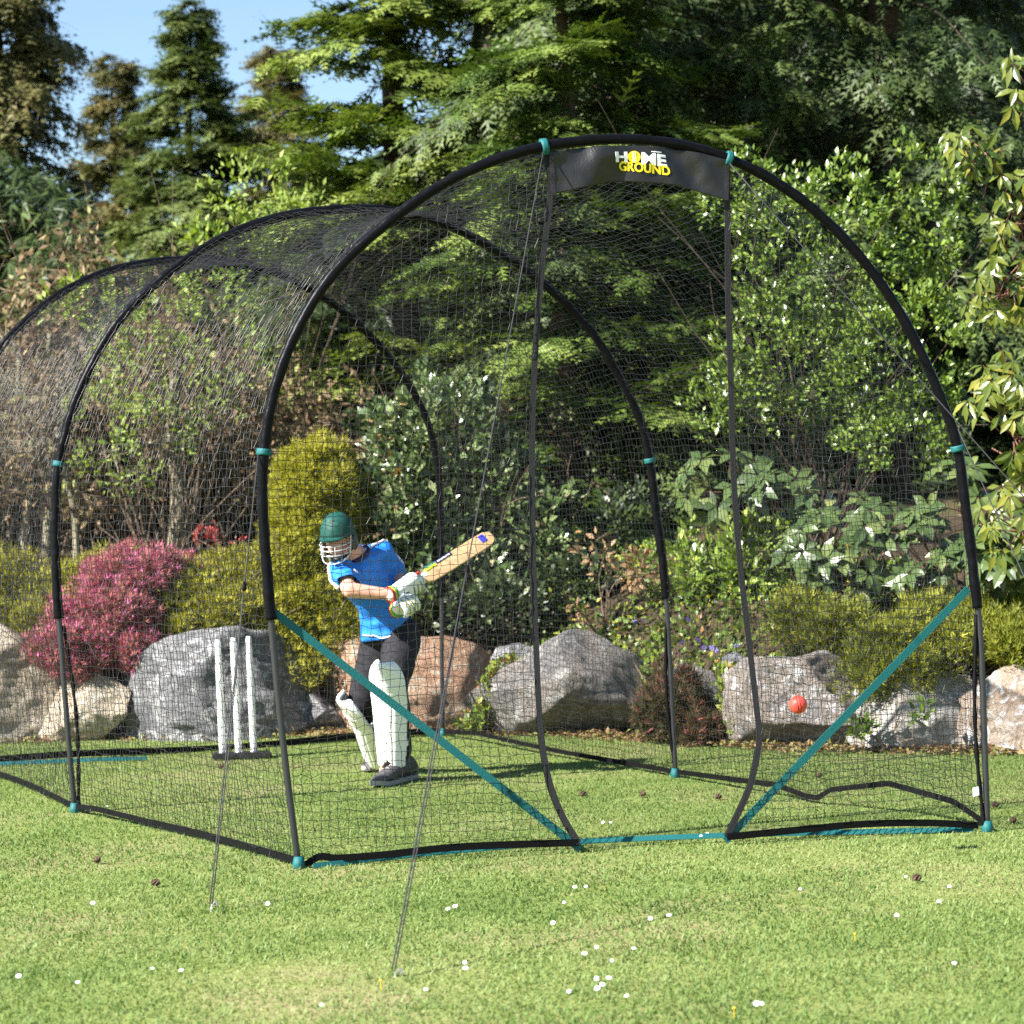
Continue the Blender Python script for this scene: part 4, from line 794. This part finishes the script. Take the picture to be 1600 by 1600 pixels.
# ------------------------------------------------------------------ the batsman
def capsule(p0, p1, r0, r1, flat=1.0, side=None, n=20, k=6):
    """closed tapered limb with round ends; flat squeezes it across 'side'"""
    p0, p1 = np.asarray(p0, float), np.asarray(p1, float); t = unit(p1-p0); L = np.linalg.norm(p1-p0)
    s = np.array(side, float) if side is not None else (np.array([1.0, 0, 0]) if abs(t[0]) < .8 else np.array([0, 1.0, 0]))
    s = unit(s-t*np.dot(s, t)); b = np.cross(t, s); a = np.arange(n)*2*np.pi/n; st = []
    for q in np.linspace(-np.pi/2, 0, k)[1:]: st.append((math.sin(q)*r0, math.cos(q)*r0))
    for q in np.linspace(.12, .88, 6): st.append((q*L, r0*(1-q)+r1*q))
    for q in np.linspace(0, np.pi/2, k)[:-1]: st.append((L+math.sin(q)*r1, math.cos(q)*r1))
    V = [p0-t*r0]; m = len(st)
    for d, r in st: V += [p0+t*d+(s*math.cos(x)*r+b*math.sin(x)*r*flat) for x in a]
    V.append(p1+t*r1); F = []
    for j in range(n): F.append([0, 1+(j+1) % n, 1+j])
    for i in range(m-1):
        for j in range(n): F.append([1+i*n+j, 1+i*n+(j+1) % n, 1+(i+1)*n+(j+1) % n, 1+(i+1)*n+j])
    e = 1+m*n
    for j in range(n): F.append([e, 1+(m-1)*n+j, 1+(m-1)*n+(j+1) % n])
    return np.array(V), F
def ellipsoid(c, ax, R=None):
    bm = bmesh.new(); bmesh.ops.create_uvsphere(bm, u_segments=24, v_segments=16, radius=1); V = np.array([v.co[:] for v in bm.verts])*np.array(ax); F = [[v.index for v in q.verts] for q in bm.faces]; bm.free()
    if R is not None: V = (V*HS)@np.asarray(R).T
    return V+np.asarray(c, float), F
def fuse(name, prims, voxel, smooth, mat, parent, wr=0.0, ws=8.0, seed=0, axis=None, flow=None, cut=()):
    """many overlapping forms grown into one continuous skin"""
    V, F = joinm(prims); me = bpy.data.meshes.new('tmp'); me.from_pydata(V.tolist(), [], F); o = bpy.data.objects.new('tmp', me); col.objects.link(o)
    m = o.modifiers.new('r', 'REMESH'); m.mode = 'VOXEL'; m.voxel_size = voxel; k = o.modifiers.new('s', 'SMOOTH'); k.factor = .5; k.iterations = smooth
    bpy.context.view_layer.update(); e = bpy.data.meshes.new_from_object(o.evaluated_get(bpy.context.evaluated_depsgraph_get())); bpy.data.objects.remove(o)
    C = np.empty(len(e.vertices)*3, dtype=np.float32); e.vertices.foreach_get('co', C); C = C.reshape(-1, 3).astype(float); Nn = np.empty_like(C, dtype=np.float32); e.vertices.foreach_get('normal', Nn.ravel()) if False else None
    Nn = np.array([v.normal[:] for v in e.vertices]); Fs = [list(p.vertices) for p in e.polygons]
    if wr:
        st = np.array([1, 1, 1.0]) if flow is None else np.asarray(flow, float)
        w = fbm(C*st+seed*1.7, ws, 3); w2 = np.abs(fbm(C*st+seed*3.1, ws*.7, 2)); ph = C@np.array([38., 22., 64.])+14*fbm(C+seed, 4.0, 2); mk_ = np.clip(fbm(C+seed*5, 5.0, 2)*5, 0, 1); C = C+Nn*(wr*(w*1.2-w2*1.6+.22*mk_*np.abs(np.sin(ph*.5))))[:, None]
    for cp, cn, near in cut:            # open ends of a garment
        out = ((C-cp)@cn > 0) & (np.linalg.norm(C-cp, axis=1) < near); used = [f for f in Fs if not out[f].any()]
        ring = {i for f in Fs if out[f].any() and not out[f].all() for i in f if not out[i]}
        for i in ring: C[i] = C[i]-cn*np.dot(C[i]-cp, cn)
        Fs = used
    if cut:
        k = np.unique([i for f in Fs for i in f]); mp = -np.ones(len(C), int); mp[k] = np.arange(len(k)); C = C[k]; Fs = [[int(mp[i]) for i in f] for f in Fs]
    o = mk(name, C, Fs, mat, parent, smooth=True); bpy.data.meshes.remove(e); return o
def jp(x, y, Y): return px(x, y, Y)
SKIN = simple('skin', (.62, .33, .24), .5, 0, .4, .1, 60, .06)
SHIRT = simple('blue_sports_shirt', (.018, .19, .66), .55, 0, .35, .12, 90, .06)
TROU = simple('charcoal_trousers', (.02, .019, .023), .8, 0, .25, .25, 90, .12)
PADW = simple('white_pad', (.86, .86, .84), .5, 0, .35, .15, 50, .03)
head_c = jp(528, 841, 13.72)
fa, fk, fh = jp(615, 1192, 13.82), jp(612, 1085, 13.72), jp(628, 985, 13.98)
ba, bk, bh = jp(598, 1188, 14.42), jp(566, 1097, 14.1), jp(592, 988, 14.08)
pel = jp(609, 978, 14.03); wai = jp(600, 945, 13.99); che = jp(567, 897, 13.9); nb = jp(558, 868, 13.86)
rs, re_, rw = jp(533, 890, 13.80), jp(546, 922, 13.60), jp(612, 929, 13.62)
ls, le, lw = jp(599, 862, 13.98), jp(621, 903, 14.06), jp(640, 917, 13.78)
acr = unit(ls-rs)                                  # across the shoulders
hip = unit(fh-bh)
gz = np.array([0, 0, 1.0])
person_o = gnd(612, 1216)
# head frame: looks left and a little down towards the bowler
hf = unit(np.array([-.42, -.9, -.22])); hu = unit(np.array([-.06, -.16, 1.0])-hf*np.dot(hf, [-.06, -.16, 1.0])); hr = np.cross(hf, hu); HR = np.stack([hr, hf, hu], 1)   # columns: right, forward, up
HS = .86
def H(x, y, z): return head_c+HR@(np.array([x, y, z])*HS)
body_prims = [ellipsoid(H(0, -.005, .03), (.074, .09, .1), HR), ellipsoid(H(0, .028, -.045), (.056, .06, .07), HR), capsule(H(0, -.02, -.05), nb, .05, .058), ellipsoid(H(0, .062, -.092), (.024, .018, .018), HR),
    capsule(H(0, .082, .012), H(0, .103, -.022), .009, .015), ellipsoid(H(.0, .078, .03), (.05, .018, .012), HR), ellipsoid(H(.036, .064, -.018), (.02, .018, .016), HR), ellipsoid(H(-.036, .064, -.018), (.02, .018, .016), HR),
    ellipsoid(H(.077, -.01, -.005), (.01, .02, .032), HR), ellipsoid(H(-.077, -.01, -.005), (.01, .02, .032), HR), ellipsoid(H(0, .084, -.06), (.024, .012, .009), HR),
    capsule(nb, che, .05, .075, .7, acr), capsule(che, wai, .095, .09, .6, acr), capsule(wai, pel, .09, .1, .65, hip), capsule(rs, ls, .04, .04),
    capsule(rs, re_, .05, .043), capsule(re_, rw, .043, .03), capsule(ls, le, .05, .042), capsule(le, lw, .042, .03),
    capsule(fh, fk, .07, .05), capsule(fk, fa, .05, .035), capsule(bh, bk, .07, .05), capsule(bk, ba, .055, .037),
    capsule(fa, fa+np.array([-.06, -.045, -.035]), .03, .02), capsule(ba, ba+np.array([-.05, -.015, -.03]), .03, .02), ellipsoid(rw+unit(rw-re_)*.025, (.026, .024, .026)), ellipsoid(lw+unit(lw-le)*.025, (.026, .024, .026))]
person = fuse('person', body_prims, .0095, 4, SKIN, None)
person['_org'] = [0.0, 0.0, 0.0]
tag(person, 'batsman in blue shirt, green helmet and white pads swinging a cricket bat', 'person')
# face
for s in (-1, 1):
    v, f = ellipsoid(H(.031*s, .074, .012), (.013, .008, .007), HR); e = mk('eye', v, f, simple('eye_white', (.7, .68, .65), .3), person, smooth=True)
    v, f = ellipsoid(H(.031*s-.004, .0805, .011), (.0055, .004, .0055), HR); mk('iris', v, f, simple('iris_dark', (.03, .025, .02), .2), e, smooth=True)
    v, f = tube([H(.014*s, .092, .03), H(.03*s, .091, .035), H(.048*s, .078, .03)], [.003, .0045, .002], 6); mk('eyebrow', v, f, simple('brow_hair', (.06, .035, .02), .8), person, smooth=True)
v, f = tube([H(-.026, .081, -.06), H(-.012, .093, -.058), H(0, .096, -.0595), H(.012, .093, -.058), H(.026, .081, -.06)], [.002, .0055, .006, .0055, .002], 8); mk('mouth', v, f, simple('lips', (.42, .13, .11), .5), person, smooth=True)
v, f = ellipsoid(H(0, -.025, .02), (.082, .09, .085), HR); mk('hair', v, f, simple('brown_hair', (.05, .03, .02), .8), person, smooth=True)
# helmet
def helmet():
    nu, nv = 48, 16; V = []
    for j in range(nv+1):
        for i in range(nu):
            a = 2*np.pi*i/nu; low = -.01 if math.sin(a) > 0 else -.055*(-math.sin(a))**.5-.01       # rim drops behind the ears
            th = (j/nv)*np.pi/2; z = low*(1-math.sin(th))+.128*math.sin(th)*1.0; rr = math.cos(th)**.82
            V.append(H(.107*math.cos(a)*rr, .128*math.sin(a)*rr-.012, z+.035))
    V = np.array(V); i = np.arange(nu*(nv+1)).reshape(nv+1, nu); F = [[i[j, k], i[j, (k+1) % nu], i[j+1, (k+1) % nu], i[j+1, k]] for j in range(nv) for k in range(nu)]
    GREEN = simple('green_helmet_cloth', (.005, .062, .05), .6, 0, .35, .2, 160, .08); o = mk('helmet', V, F, GREEN, person, smooth=True); s = o.modifiers.new('shell', 'SOLIDIFY'); s.thickness = .012; s.offset = -1
    P = [H(.1*math.cos(a), .128*math.sin(a)-.012, .026) for a in np.linspace(.12*np.pi, .88*np.pi, 17)]; Q = [H(.1*math.cos(a), .128*math.sin(a)-.012+.045*math.sin(a)**1.5, .014) for a in np.linspace(.12*np.pi, .88*np.pi, 17)]
    W = (np.array(Q)-np.array(P))/2; v, f = ribbon((np.array(P)+np.array(Q))/2, W, .009); mk('peak', v, f, GREEN, o)
    v, f = tube(np.array([H(.109*math.cos(a), .13*math.sin(a)-.012, .026) for a in np.linspace(0, np.pi, 25)]), .004, 6); mk('rim', v, f, simple('dark_trim', (.012, .03, .03), .5), o, smooth=True)
    for s in (-1, 1):
        v, f = ellipsoid(H(.1*s, -.025, -.03), (.014, .045, .05), HR); mk('ear_guard', v, f, simple('black_helmet_plastic', (.03, .03, .034), .45), o, smooth=True)
        v, f = tube([H(.092*s, -.005, -.06), H(.07*s, .045, -.1), H(.02*s, .075, -.118), H(0, .08, -.12)], [.008, .008, .012, .014], 8); mk('chin_strap', v, f, simple('black_strap', (.015, .015, .015), .6), o, smooth=True)
    b = simple('ventilation_hole', (.005, .01, .01), .9)
    v, f = ellipsoid(H(-.02, .075, .128), (.012, .006, .004), HR); mk('vent', v, f, b, o, smooth=True)
    gr = None
    def bar(pts, r=.0034):
        nonlocal gr
        v, f = tube(catmull([H(*p) for p in pts], 6), r, 8); g_ = mk('grille_bar', v, f, M['steel'], o, smooth=True)
    for z, w, yf in ((-.025, .098, .137), (-.052, .099, .142), (-.083, .094, .14)):
        bar([(-w, .03, z+.008), (-w*.86, .09, z+.003), (-w*.45, yf-.012, z), (0, yf, z), (w*.45, yf-.012, z), (w*.86, .09, z+.003), (w, .03, z+.008)])
    bar([(-.106, .02, .03), (-.104, .035, -.04), (-.092, .06, -.1), (-.055, .105, -.13), (0, .12, -.138), (.055, .105, -.13), (.092, .06, -.1), (.104, .035, -.04), (.106, .02, .03)], .0042)
    for x in (-.042, .042): bar([(x, .125, -.022), (x, .13, -.055), (x*.95, .127, -.086)])
    bar([(0, .14, -.083), (0, .133, -.115), (0, .12, -.137)], .003)
helmet()
# shirt
hemc = jp(604, 1000, 14.02); hemn = unit(np.array([.12, 0, -1.0])); slR = unit(re_-rs); slL = unit(le-ls)
shirt_p = [capsule(nb+np.array([0, 0, -.035]), che, .075, .125, .82, acr), capsule(che, wai, .15, .14, .72, acr), capsule(wai, hemc, .142, .158, .84, hip), capsule(rs, ls, .068, .066), capsule(rs, rs*.25+re_*.75, .073, .074), capsule(ls, ls*.25+le*.75, .071, .072)]
shirt = fuse('shirt', shirt_p, .011, 4, SHIRT, person, .04, 8.0, 3, flow=(.8, .8, 1.7), cut=[(jp(602, 998, 14.0), hemn, .4), (rs+slR*.185, slR, .11), (ls+slL*.17, slL, .11)]); _m = shirt.modifiers.new('cloth', 'SOLIDIFY'); _m.thickness = .004; _m.offset = -1
def onto(path, obj, lift=.004, n=24):          # lay a path on a garment, seen from the front
    from mathutils.bvhtree import BVHTree
    bvh = BVHTree.FromPolygons([v.co for v in obj.data.vertices], [p.vertices for p in obj.data.polygons]); out = []
    for p in resample(catmull(path, 6), n):
        c, nn, i, d = bvh.find_nearest(V3(p)); out.append(np.array(c)+np.array(nn)*lift)
    return np.array(out)
TRIM = simple('white_trim', (.8, .8, .84), .6)
def trim(path, half, name, mat=TRIM, obj=None, up=None):
    P = onto(path, obj or shirt); v, f = tube(P, half, 8); return mk(name, v, f, mat, obj or shirt, smooth=True)
back = np.array([0, .02, 0])
trim([jp(572, 853, 13.84), jp(585, 845, 13.9), jp(600, 848, 13.97)], .007, 'shoulder_stripe')
trim([jp(600, 848, 13.98), jp(612, 870, 14.02), jp(624, 898, 14.06)], .007, 'sleeve_stripe')
trim([jp(518, 880, 13.8), jp(513, 897, 13.75), jp(524, 912, 13.68), jp(545, 922, 13.6)], .008, 'sleeve_stripe')
trim([jp(562, 992, 13.95), jp(585, 997, 13.85), jp(612, 992, 13.85)], .004, 'hem_stripe')
trim([jp(546, 899, 13.7), jp(553, 898, 13.7), jp(561, 893, 13.7)], .004, 'chest_mark')
NAVY = simple('navy_collar', (.008, .012, .08), .6)
cd = unit(che-nb); ca = unit(np.cross(cd, [0, 1, 0])); cb = np.cross(cd, ca); P = np.array([nb-cd*.012+(ca*math.cos(a)+cb*math.sin(a))*.066+np.array([0, 0, -.012*math.sin(a)]) for a in np.linspace(0, 2*np.pi, 29)])
v, f = tube(P, .013, 8, cap=False); mk('collar', v, f, NAVY, shirt, smooth=True)
# trousers
tr_p = [capsule(bh+np.array([0, 0, -.02]), fh+np.array([0, 0, -.02]), .1, .1), capsule(pel+np.array([0, 0, .02]), pel-np.array([0, 0, .04]), .115, .125, .8, hip), capsule(fh+np.array([0, 0, -.04]), fk, .108, .083), capsule(fk, fa+np.array([.01, .03, .0]), .08, .062), capsule(bh+np.array([0, 0, -.04]), bk, .104, .083), capsule(bk, ba, .08, .06), capsule(fk+np.array([.04, .05, .0]), fa+np.array([.05, .06, .05]), .055, .05)]
fuse('trousers', tr_p, .011, 4, TROU, person, .026, 7.0, 6, flow=(1, 1, 1.5))
# shoes
def shoe(heel, toe, seed):
    d = toe-heel; L = np.linalg.norm(d); d = d/L; s = np.cross(d, gz); st = [(0, .036, .09), (.08, .044, .115), (.25, .046, .125), (.42, .047, .105), (.6, .05, .078), (.78, .049, .058), (.92, .037, .044), (1, .014, .024)]; V, F = [], []; n = 16
    for t, w, h in st:
        for a in np.arange(n)*2*np.pi/n: V.append(heel+d*L*t+s*w*math.cos(a)+gz*(.018+h/2+h/2*math.sin(a)))
    m = len(st)
    for i in range(m-1):
        for j in range(n): F.append([i*n+j, i*n+(j+1) % n, (i+1)*n+(j+1) % n, (i+1)*n+j])
    F += [list(range(n))[::-1], [(m-1)*n+j for j in range(n)]]
    o = mk('shoe', np.array(V), F, simple('grey_black_shoe', (.06, .055, .06), .6, 0, .4, .4, 70, .5), person, smooth=True); V, F = [], []
    q = [(-.02, .03), (.05, .042), (.3, .043), (.6, .05), (.82, .048), (.97, .03), (1.03, .01)]
    for t, w in q:
        for sx, z in ((-1, .004), (1, .004), (1, .028), (-1, .028)): V.append(heel+d*L*t+s*w*sx+gz*(z+(.012 if t > .9 else 0)))
    for i in range(len(q)-1):
        for j in range(4): F.append([4*i+j, 4*i+(j+1) % 4, 4*i+4+(j+1) % 4, 4*i+4+j])
    F += [[3, 2, 1, 0], [len(V)-4, len(V)-3, len(V)-2, len(V)-1]]; mk('sole', np.array(V), F, simple('grey_sole', (.3, .29, .28), .7), o)
    for k in range(4):
        t = .38+.09*k; hh = np.interp(t, [x[0] for x in st], [x[2] for x in st])+.02; c = heel+d*L*t; v, f = tube([c-s*.03+gz*(hh-.02), c+gz*(hh+.002), c+s*.03+gz*(hh-.02)], .0035, 6); mk('lace', v, f, simple('pale_lace', (.35, .34, .34), .7), o, smooth=True)
shoe(gnd(645, 1217), gnd(584, 1232), 1); shoe(gnd(616, 1200), gnd(570, 1208), 2)
# leg pads
def pad(name, an, kn, front, up_ext, w, lab):
    ax = unit(kn-an); fr = unit(front-ax*np.dot(front, ax)); sd = np.cross(fr, ax); Ls = np.linalg.norm(kn-an); Lt = Ls+up_ext; nu, nv = 57, 44; V = []
    for j in range(nv):
        v = j/(nv-1); h = v*Lt
        wk = w*(.82+.26*min(1, v*1.6))*(1 if v < .8 else math.sqrt(max(.0, 1-((v-.8)/.2)**2*.82))); bend = .045*max(0, (v-.62))/.38
        for i in range(nu):
            u = -1+2*i/(nu-1); a = u*1.15; r = .09*(1 if v < .8 else .97)
            ridge = .0035*abs(math.sin(u*np.pi*3.5)) if v < .62 or v > .8 else .011*abs(math.sin((v-.62)/.18*np.pi*3))
            notch = .05*max(0, 1-abs(u)*2.2)*max(0, 1-v*9)
            V.append(an+ax*(h+notch+.012*abs(u)*0)+sd*(math.sin(a)*wk/math.sin(1.15))+fr*(math.cos(a)*(r+ridge)-.012+bend))
    i = np.arange(nu*nv).reshape(nv, nu); F = np.stack([i[:-1, :-1], i[:-1, 1:], i[1:, 1:], i[1:, :-1]], -1).reshape(-1, 4)
    o = mk('leg_pad', np.array(V), F, PADW, person, smooth=True); s = o.modifiers.new('padding', 'SOLIDIFY'); s.thickness = .022; s.offset = 0; o['label'] = lab
    Vn = np.array(V).reshape(nv, nu, 3)
    v_, f_ = tube(np.vstack([Vn[4:, 0], Vn[-1, 1:-1:4], Vn[4:, -1][::-1]]), .0125, 8); mk('edge_roll', v_, f_, PADW, o, smooth=True)
    for v0 in (.2, .42, .64):
        j = int(v0*nv); c = an+ax*(v0*Lt); P = [Vn[j, 0], c+sd*-.075-fr*.03, c-fr*.075, c+sd*.075-fr*.03, Vn[j, -1]]; v_, f_ = ribbon(catmull(P, 5), np.tile(ax*.014, (21, 1)), .004); mk('strap', v_, f_, PADW, o)
pad('leg_pad', fa+np.array([0, 0, .0]), fk+np.array([-.005, 0, 0]), np.array([-.28, -.95, .05]), .205, .083, 'bright white pad on the front leg')
pad('leg_pad', ba+np.array([-.01, -.02, .02]), bk+np.array([0, -.03, 0]), np.array([-.75, -.62, .1]), .1, .088, 'pad on the bent back leg, partly in shade')
# gloves closed round the bat handle
h0, h1 = jp(628, 940, 13.66), jp(656, 909, 13.76); tip = jp(768, 838, 14.12); bd_ = unit(tip-h1)
hd = bd_; handle_a = h1-hd*.2
GLOVE = simple('white_batting_glove', (.8, .79, .75), .55, 0, .35, .15, 60, .04); GRED = simple('red_glove_panel', (.6, .04, .035), .55); GGREEN = simple('olive_glove_palm', (.3, .33, .1), .6, 0, .3, .2, 60, .4)
def glove(c, wrist, lab):
    up = unit(np.array([-.1, -.6, .75])-hd*np.dot([-.1, -.6, .75], hd)); sdv = np.cross(hd, up); prims = []
    wd = unit(wrist-c); kb = unit(wd-hd*np.dot(wd, hd))             # back of the hand lies towards the wrist
    kb = unit(kb*.6+up*.5); kc = np.cross(hd, kb)
    def ring(a, r): return kb*math.cos(a)*r+kc*math.sin(a)*r
    prims.append(capsule(c-hd*.035+ring(.35, .038), c+hd*.035+ring(.35, .038), .03, .03, .8)); prims.append(capsule(c+ring(.2, .045), wrist, .043, .04, .9))
    for k, (off, ln) in enumerate(((-.043, .85), (-.015, 1.0), (.014, 1.05), (.042, .95))):
        pts = [c+hd*off+ring(a, .036) for a in np.linspace(.5, .5+3.9*ln, 6)]
        for a, b in zip(pts[:-1], pts[1:]): prims.append(capsule(a, b, .0165, .0155, n=10, k=4))
    th = [c+hd*.05+ring(.1, .04), c+hd*.062+ring(-.9, .042), c+hd*.06+ring(-1.8, .036)]
    for a, b in zip(th[:-1], th[1:]): prims.append(capsule(a, b, .018, .015, n=10, k=4))
    o = fuse('batting_glove', prims, .0055, 1, GLOVE, person); o['label'] = lab
    for off in (-.029, 0, .028):                                    # dark gaps between the padded fingers
        P = [c+hd*off+ring(a, .05) for a in np.linspace(.6, 3.2, 8)]; v, f = tube(P, .0042, 6); mk('finger_gap', v, f, GGREEN, o, smooth=True)
    P = [c+hd*.0+ring(.35, .072), c+hd*.035+ring(.3, .07), c+hd*.06+ring(.1, .062)]; v, f = tube(P, [.007, .011, .006], 8); mk('red_panel', v, f, GRED, o, smooth=True)
    w2 = wrist; d = unit(w2-c); q = np.array([1.0, 0, 0]) if abs(d[0]) < .8 else gz; a1 = unit(np.cross(d, q)); a2 = np.cross(d, a1)
    for sft, m_, r in ((.0, simple('red_cuff', (.5, .03, .03), .6), .04), (.014, simple('yellow_cuff', (.6, .5, .03), .6), .0395), (.027, simple('green_cuff', (.05, .35, .06), .6), .039)):
        P = [w2+d*(.016-sft)+(a1*math.cos(a)+a2*math.sin(a))*r for a in np.linspace(0, 2*np.pi, 21)]; v, f = tube(P, .0075, 6, cap=False); mk('cuff_band', v, f, m_, o, smooth=True)
glove(h1-hd*.06, rw, 'upper glove nearest the blade'); glove(jp(637, 947, 13.62), jp(622, 952, 13.74), 'lower glove at the end of the handle')
v, f = ellipsoid(jp(649, 908, 13.74), (.055, .035, .035)); g3 = mk('glove_thumb_guard', v, f, GLOVE, person, smooth=True)
# bat
def bat():
    o = empty('cricket_bat', handle_a, 'pale wooden cricket bat swung up to the right in the batsman\'s hands', 'cricket bat')
    L = np.linalg.norm(tip-h1); up = unit(np.array([-.45, -.55, .75])-bd_*np.dot([-.45, -.55, .75], bd_)); sd_ = np.cross(bd_, up)        # up: direction of the blade's spine side
    vw = unit(h1-CC); wv = unit(np.cross(vw, bd_)); wv = wv if wv[2] > 0 else -wv; wv = unit(wv+vw*.45-bd_*np.dot(vw, bd_)*.45); tv = np.cross(bd_, wv); tv = tv if tv[1] > 0 else -tv
    v, f = tube([handle_a, handle_a+bd_*.02, h1+bd_*.02], [.019, .0165, .016], 12); mk('handle', v, f, simple('blue_grip', (.03, .16, .5), .7, 0, .4, .4, 120), o, smooth=True)
    V, F = [], []; prof = [(0, .018, .018, .018), (.06, .03, .02, .022), (.12, .044, .02, .03), (.4, .047, .02, .04), (.62, .047, .02, .05), (.8, .047, .018, .042), (.93, .044, .014, .026), (.985, .03, .01, .016), (1, .014, .006, .008)]
    sec = lambda w, e, sp: [(-w, 0), (-w, e*.7), (-w*.45, e*.5+sp*.35), (0, sp), (w*.45, e*.5+sp*.35), (w, e*.7), (w, 0), (0, -.003)]
    for t, w, e, sp in prof:
        for a, b in sec(w, e, sp): V.append(h1+bd_*L*t+wv*a+tv*(b-.015))
    n = 8
    for i in range(len(prof)-1):
        for j in range(n): F.append([i*n+j, i*n+(j+1) % n, (i+1)*n+(j+1) % n, (i+1)*n+j])
    F += [list(range(n))[::-1], [len(V)-n+j for j in range(n)]]
    WD = simple('willow', (.52, .34, .18), .5, 0, .35, .1, 20, .18); bl = mk('blade', np.array(V), F, WD, o); bl.modifiers.new('b', 'BEVEL').width = .004
    for t0, t1, off, hw, c in ((.03, .1, .012, .012, (.75, .76, .72)), (.12, .26, .03, .008, (.5, .62, .03)), (.12, .26, .042, .003, (.02, .25, .3)), (.27, .48, .036, .009, (.03, .035, .1)), (.29, .46, .0361, .004, (.75, .75, .8))):
        for s in (1,):
            P = [h1+bd_*L*t+wv*(off+.002)*s+tv*(-.0195 if hw < .0045 else -.0185) for t in np.linspace(t0, t1, 6)]; v, f = ribbon(P, np.tile(wv*hw, (6, 1)), .002); mk('sticker', v, f, simple('sticker', c, .4), bl)
    for fz in (-.0195,):
        P = [h1+bd_*L*t+wv*.012+tv*fz for t in (.84, .91)]; v, f = ribbon(P, np.tile(wv*.022, (2, 1)), .002); mk('sticker', v, f, simple('blue_sticker', (.05, .05, .5), .4), bl)
bat()

# ------------------------------------------------------------------ daisies and cones on the lawn
def small_things():
    DW = simple('daisy_petals', (.85, .85, .85), .6); DY = simple('daisy_centre', (.7, .5, .02), .7); g = np.random.default_rng(3)
    V, F = [[0, 0, 0]], []
    for k in range(13):
        a = 2*np.pi*k/13; b = len(V); V += [[.3*math.cos(a-.2), .3*math.sin(a-.2), 0], [.95*math.cos(a-.17), .95*math.sin(a-.17), .12], [math.cos(a), math.sin(a), .13], [.95*math.cos(a+.17), .95*math.sin(a+.17), .12], [.3*math.cos(a+.2), .3*math.sin(a+.2), 0]]; F += [[0, b, b+1, b+2, b+3, b+4]]
    pet = bpy.data.meshes.new('petals'); pet.from_pydata((np.array(V)*.0125).tolist(), [], F); pet.materials.append(DW)
    v, f = ellipsoid((0, 0, .0012), (.0042, .0042, .003)); cen = bpy.data.meshes.new('centre'); cen.from_pydata(v.tolist(), [], f); cen.materials.append(DY)
    v, f = tube([(0, 0, -.035), (0, 0, 0)], .0012, 5); stm = bpy.data.meshes.new('stalk'); stm.from_pydata(v.tolist(), [], f); stm.materials.append(simple('daisy_stalk', (.09, .16, .03), .6))
    pts = [(238, 1513), (283, 1516), (121, 1535), (502, 1570), (726, 1504), (727, 1513), (700, 1420), (711, 1416), (29, 1525), (167, 1260), (665, 1546), (898, 1386), (915, 1385), (881, 1410), (1016, 1435), (864, 1442), (1045, 1430), (1250, 1389), (913, 1490), (932, 1480), (956, 1501), (932, 1529), (951, 1528), (941, 1538), (933, 1544), (979, 1556), (889, 1549), (1190, 1568), (1182, 1568), (1467, 1408), (1483, 1385), (1401, 1430), (1491, 1505), (1415, 1370), (942, 1285), (954, 1285), (1105, 1302), (1095, 1306), (990, 1482), (145, 1411), (418, 1412)]
    for x, y in pts:
        p = gnd(x, y, .036); o = bpy.data.objects.new('daisy', None); link(o); o.location = V3(p); s = g.uniform(.45, .75); o.scale = (s, s, s); o.rotation_euler = (g.uniform(.35, .9), g.uniform(-.35, .15), 0)
        tag(o, 'small white daisy in the lawn', 'daisy', 'daisies in the lawn')
        for nm, me in (('petals', pet), ('centre', cen), ('stalk', stm)): link(bpy.data.objects.new(nm, me), o)
    for x, y, lb in ((595, 1532, 'tiny yellow wildflower beside the nearest guy rope peg'), (1147, 1575, 'tiny yellow wildflower at the bottom edge, right of the daisy cluster'), (1336, 1459, 'tiny yellow wildflower on the open lawn in front of the right flap')):
        p = gnd(x, y, .034); v, f = ellipsoid(p, (.005, .005, .003)); V2, F2 = tube([p-[0, 0, .03], p], .0012, 5); v, f = joinm([(v, f), (V2, F2)]); o = mk('yellow_flower', v, f, DY, origin=p); tag(o, lb, 'flower', 'yellow flowers in the lawn')
    CL = ['in front of the cage near the right corner pole', 'right of the corner pole, the nearer of two', 'right of the corner pole, the farther of two', 'seen in the doorway, rightmost of three', 'seen in the doorway, middle one of three', 'seen in the doorway, leftmost of three', 'outside the net, nearest the left edge', 'outside the net, left of the left guy rope peg', 'inside the cage behind the right diagonal strap', 'inside the cage in front of the stumps']
    CB = simple('pine_cone', (.09, .06, .04), .9, 0, .2, .8, 60, .4)
    for k, (x, y) in enumerate(((1432, 1371), (1583, 1281), (1555, 1257), (1122, 1244), (1004, 1240), (911, 1240), (152, 1343), (243, 1379), (1280, 1211), (345, 1197))):
        p = gnd(x, y, .02); bm = bmesh.new(); bmesh.ops.create_icosphere(bm, subdivisions=3, radius=1); V = np.array([q.co[:] for q in bm.verts]); F = [[q.index for q in t.verts] for t in bm.faces]; bm.free()
        a = np.arctan2(V[:, 2], V[:, 1]); sc = 1+.22*np.sign(np.sin(a*5+V[:, 0]*9))*np.sqrt(np.clip(1-V[:, 0]**2, 0, 1)); V = V*np.array([.02, .013, .013])*np.stack([np.ones_like(sc), sc, sc], 1); c_, s_ = math.cos(k*1.3), math.sin(k*1.3); V = V@np.array([[c_, s_, 0], [-s_, c_, 0], [0, 0, 1]])
        o = mk('fallen_cone', V+p, F, CB, origin=p); tag(o, 'small brown cone on the grass '+CL[k], 'cone', 'fallen cones on the lawn')
small_things()
for o in list(bpy.data.objects):
    if '_org' in o: del o['_org']
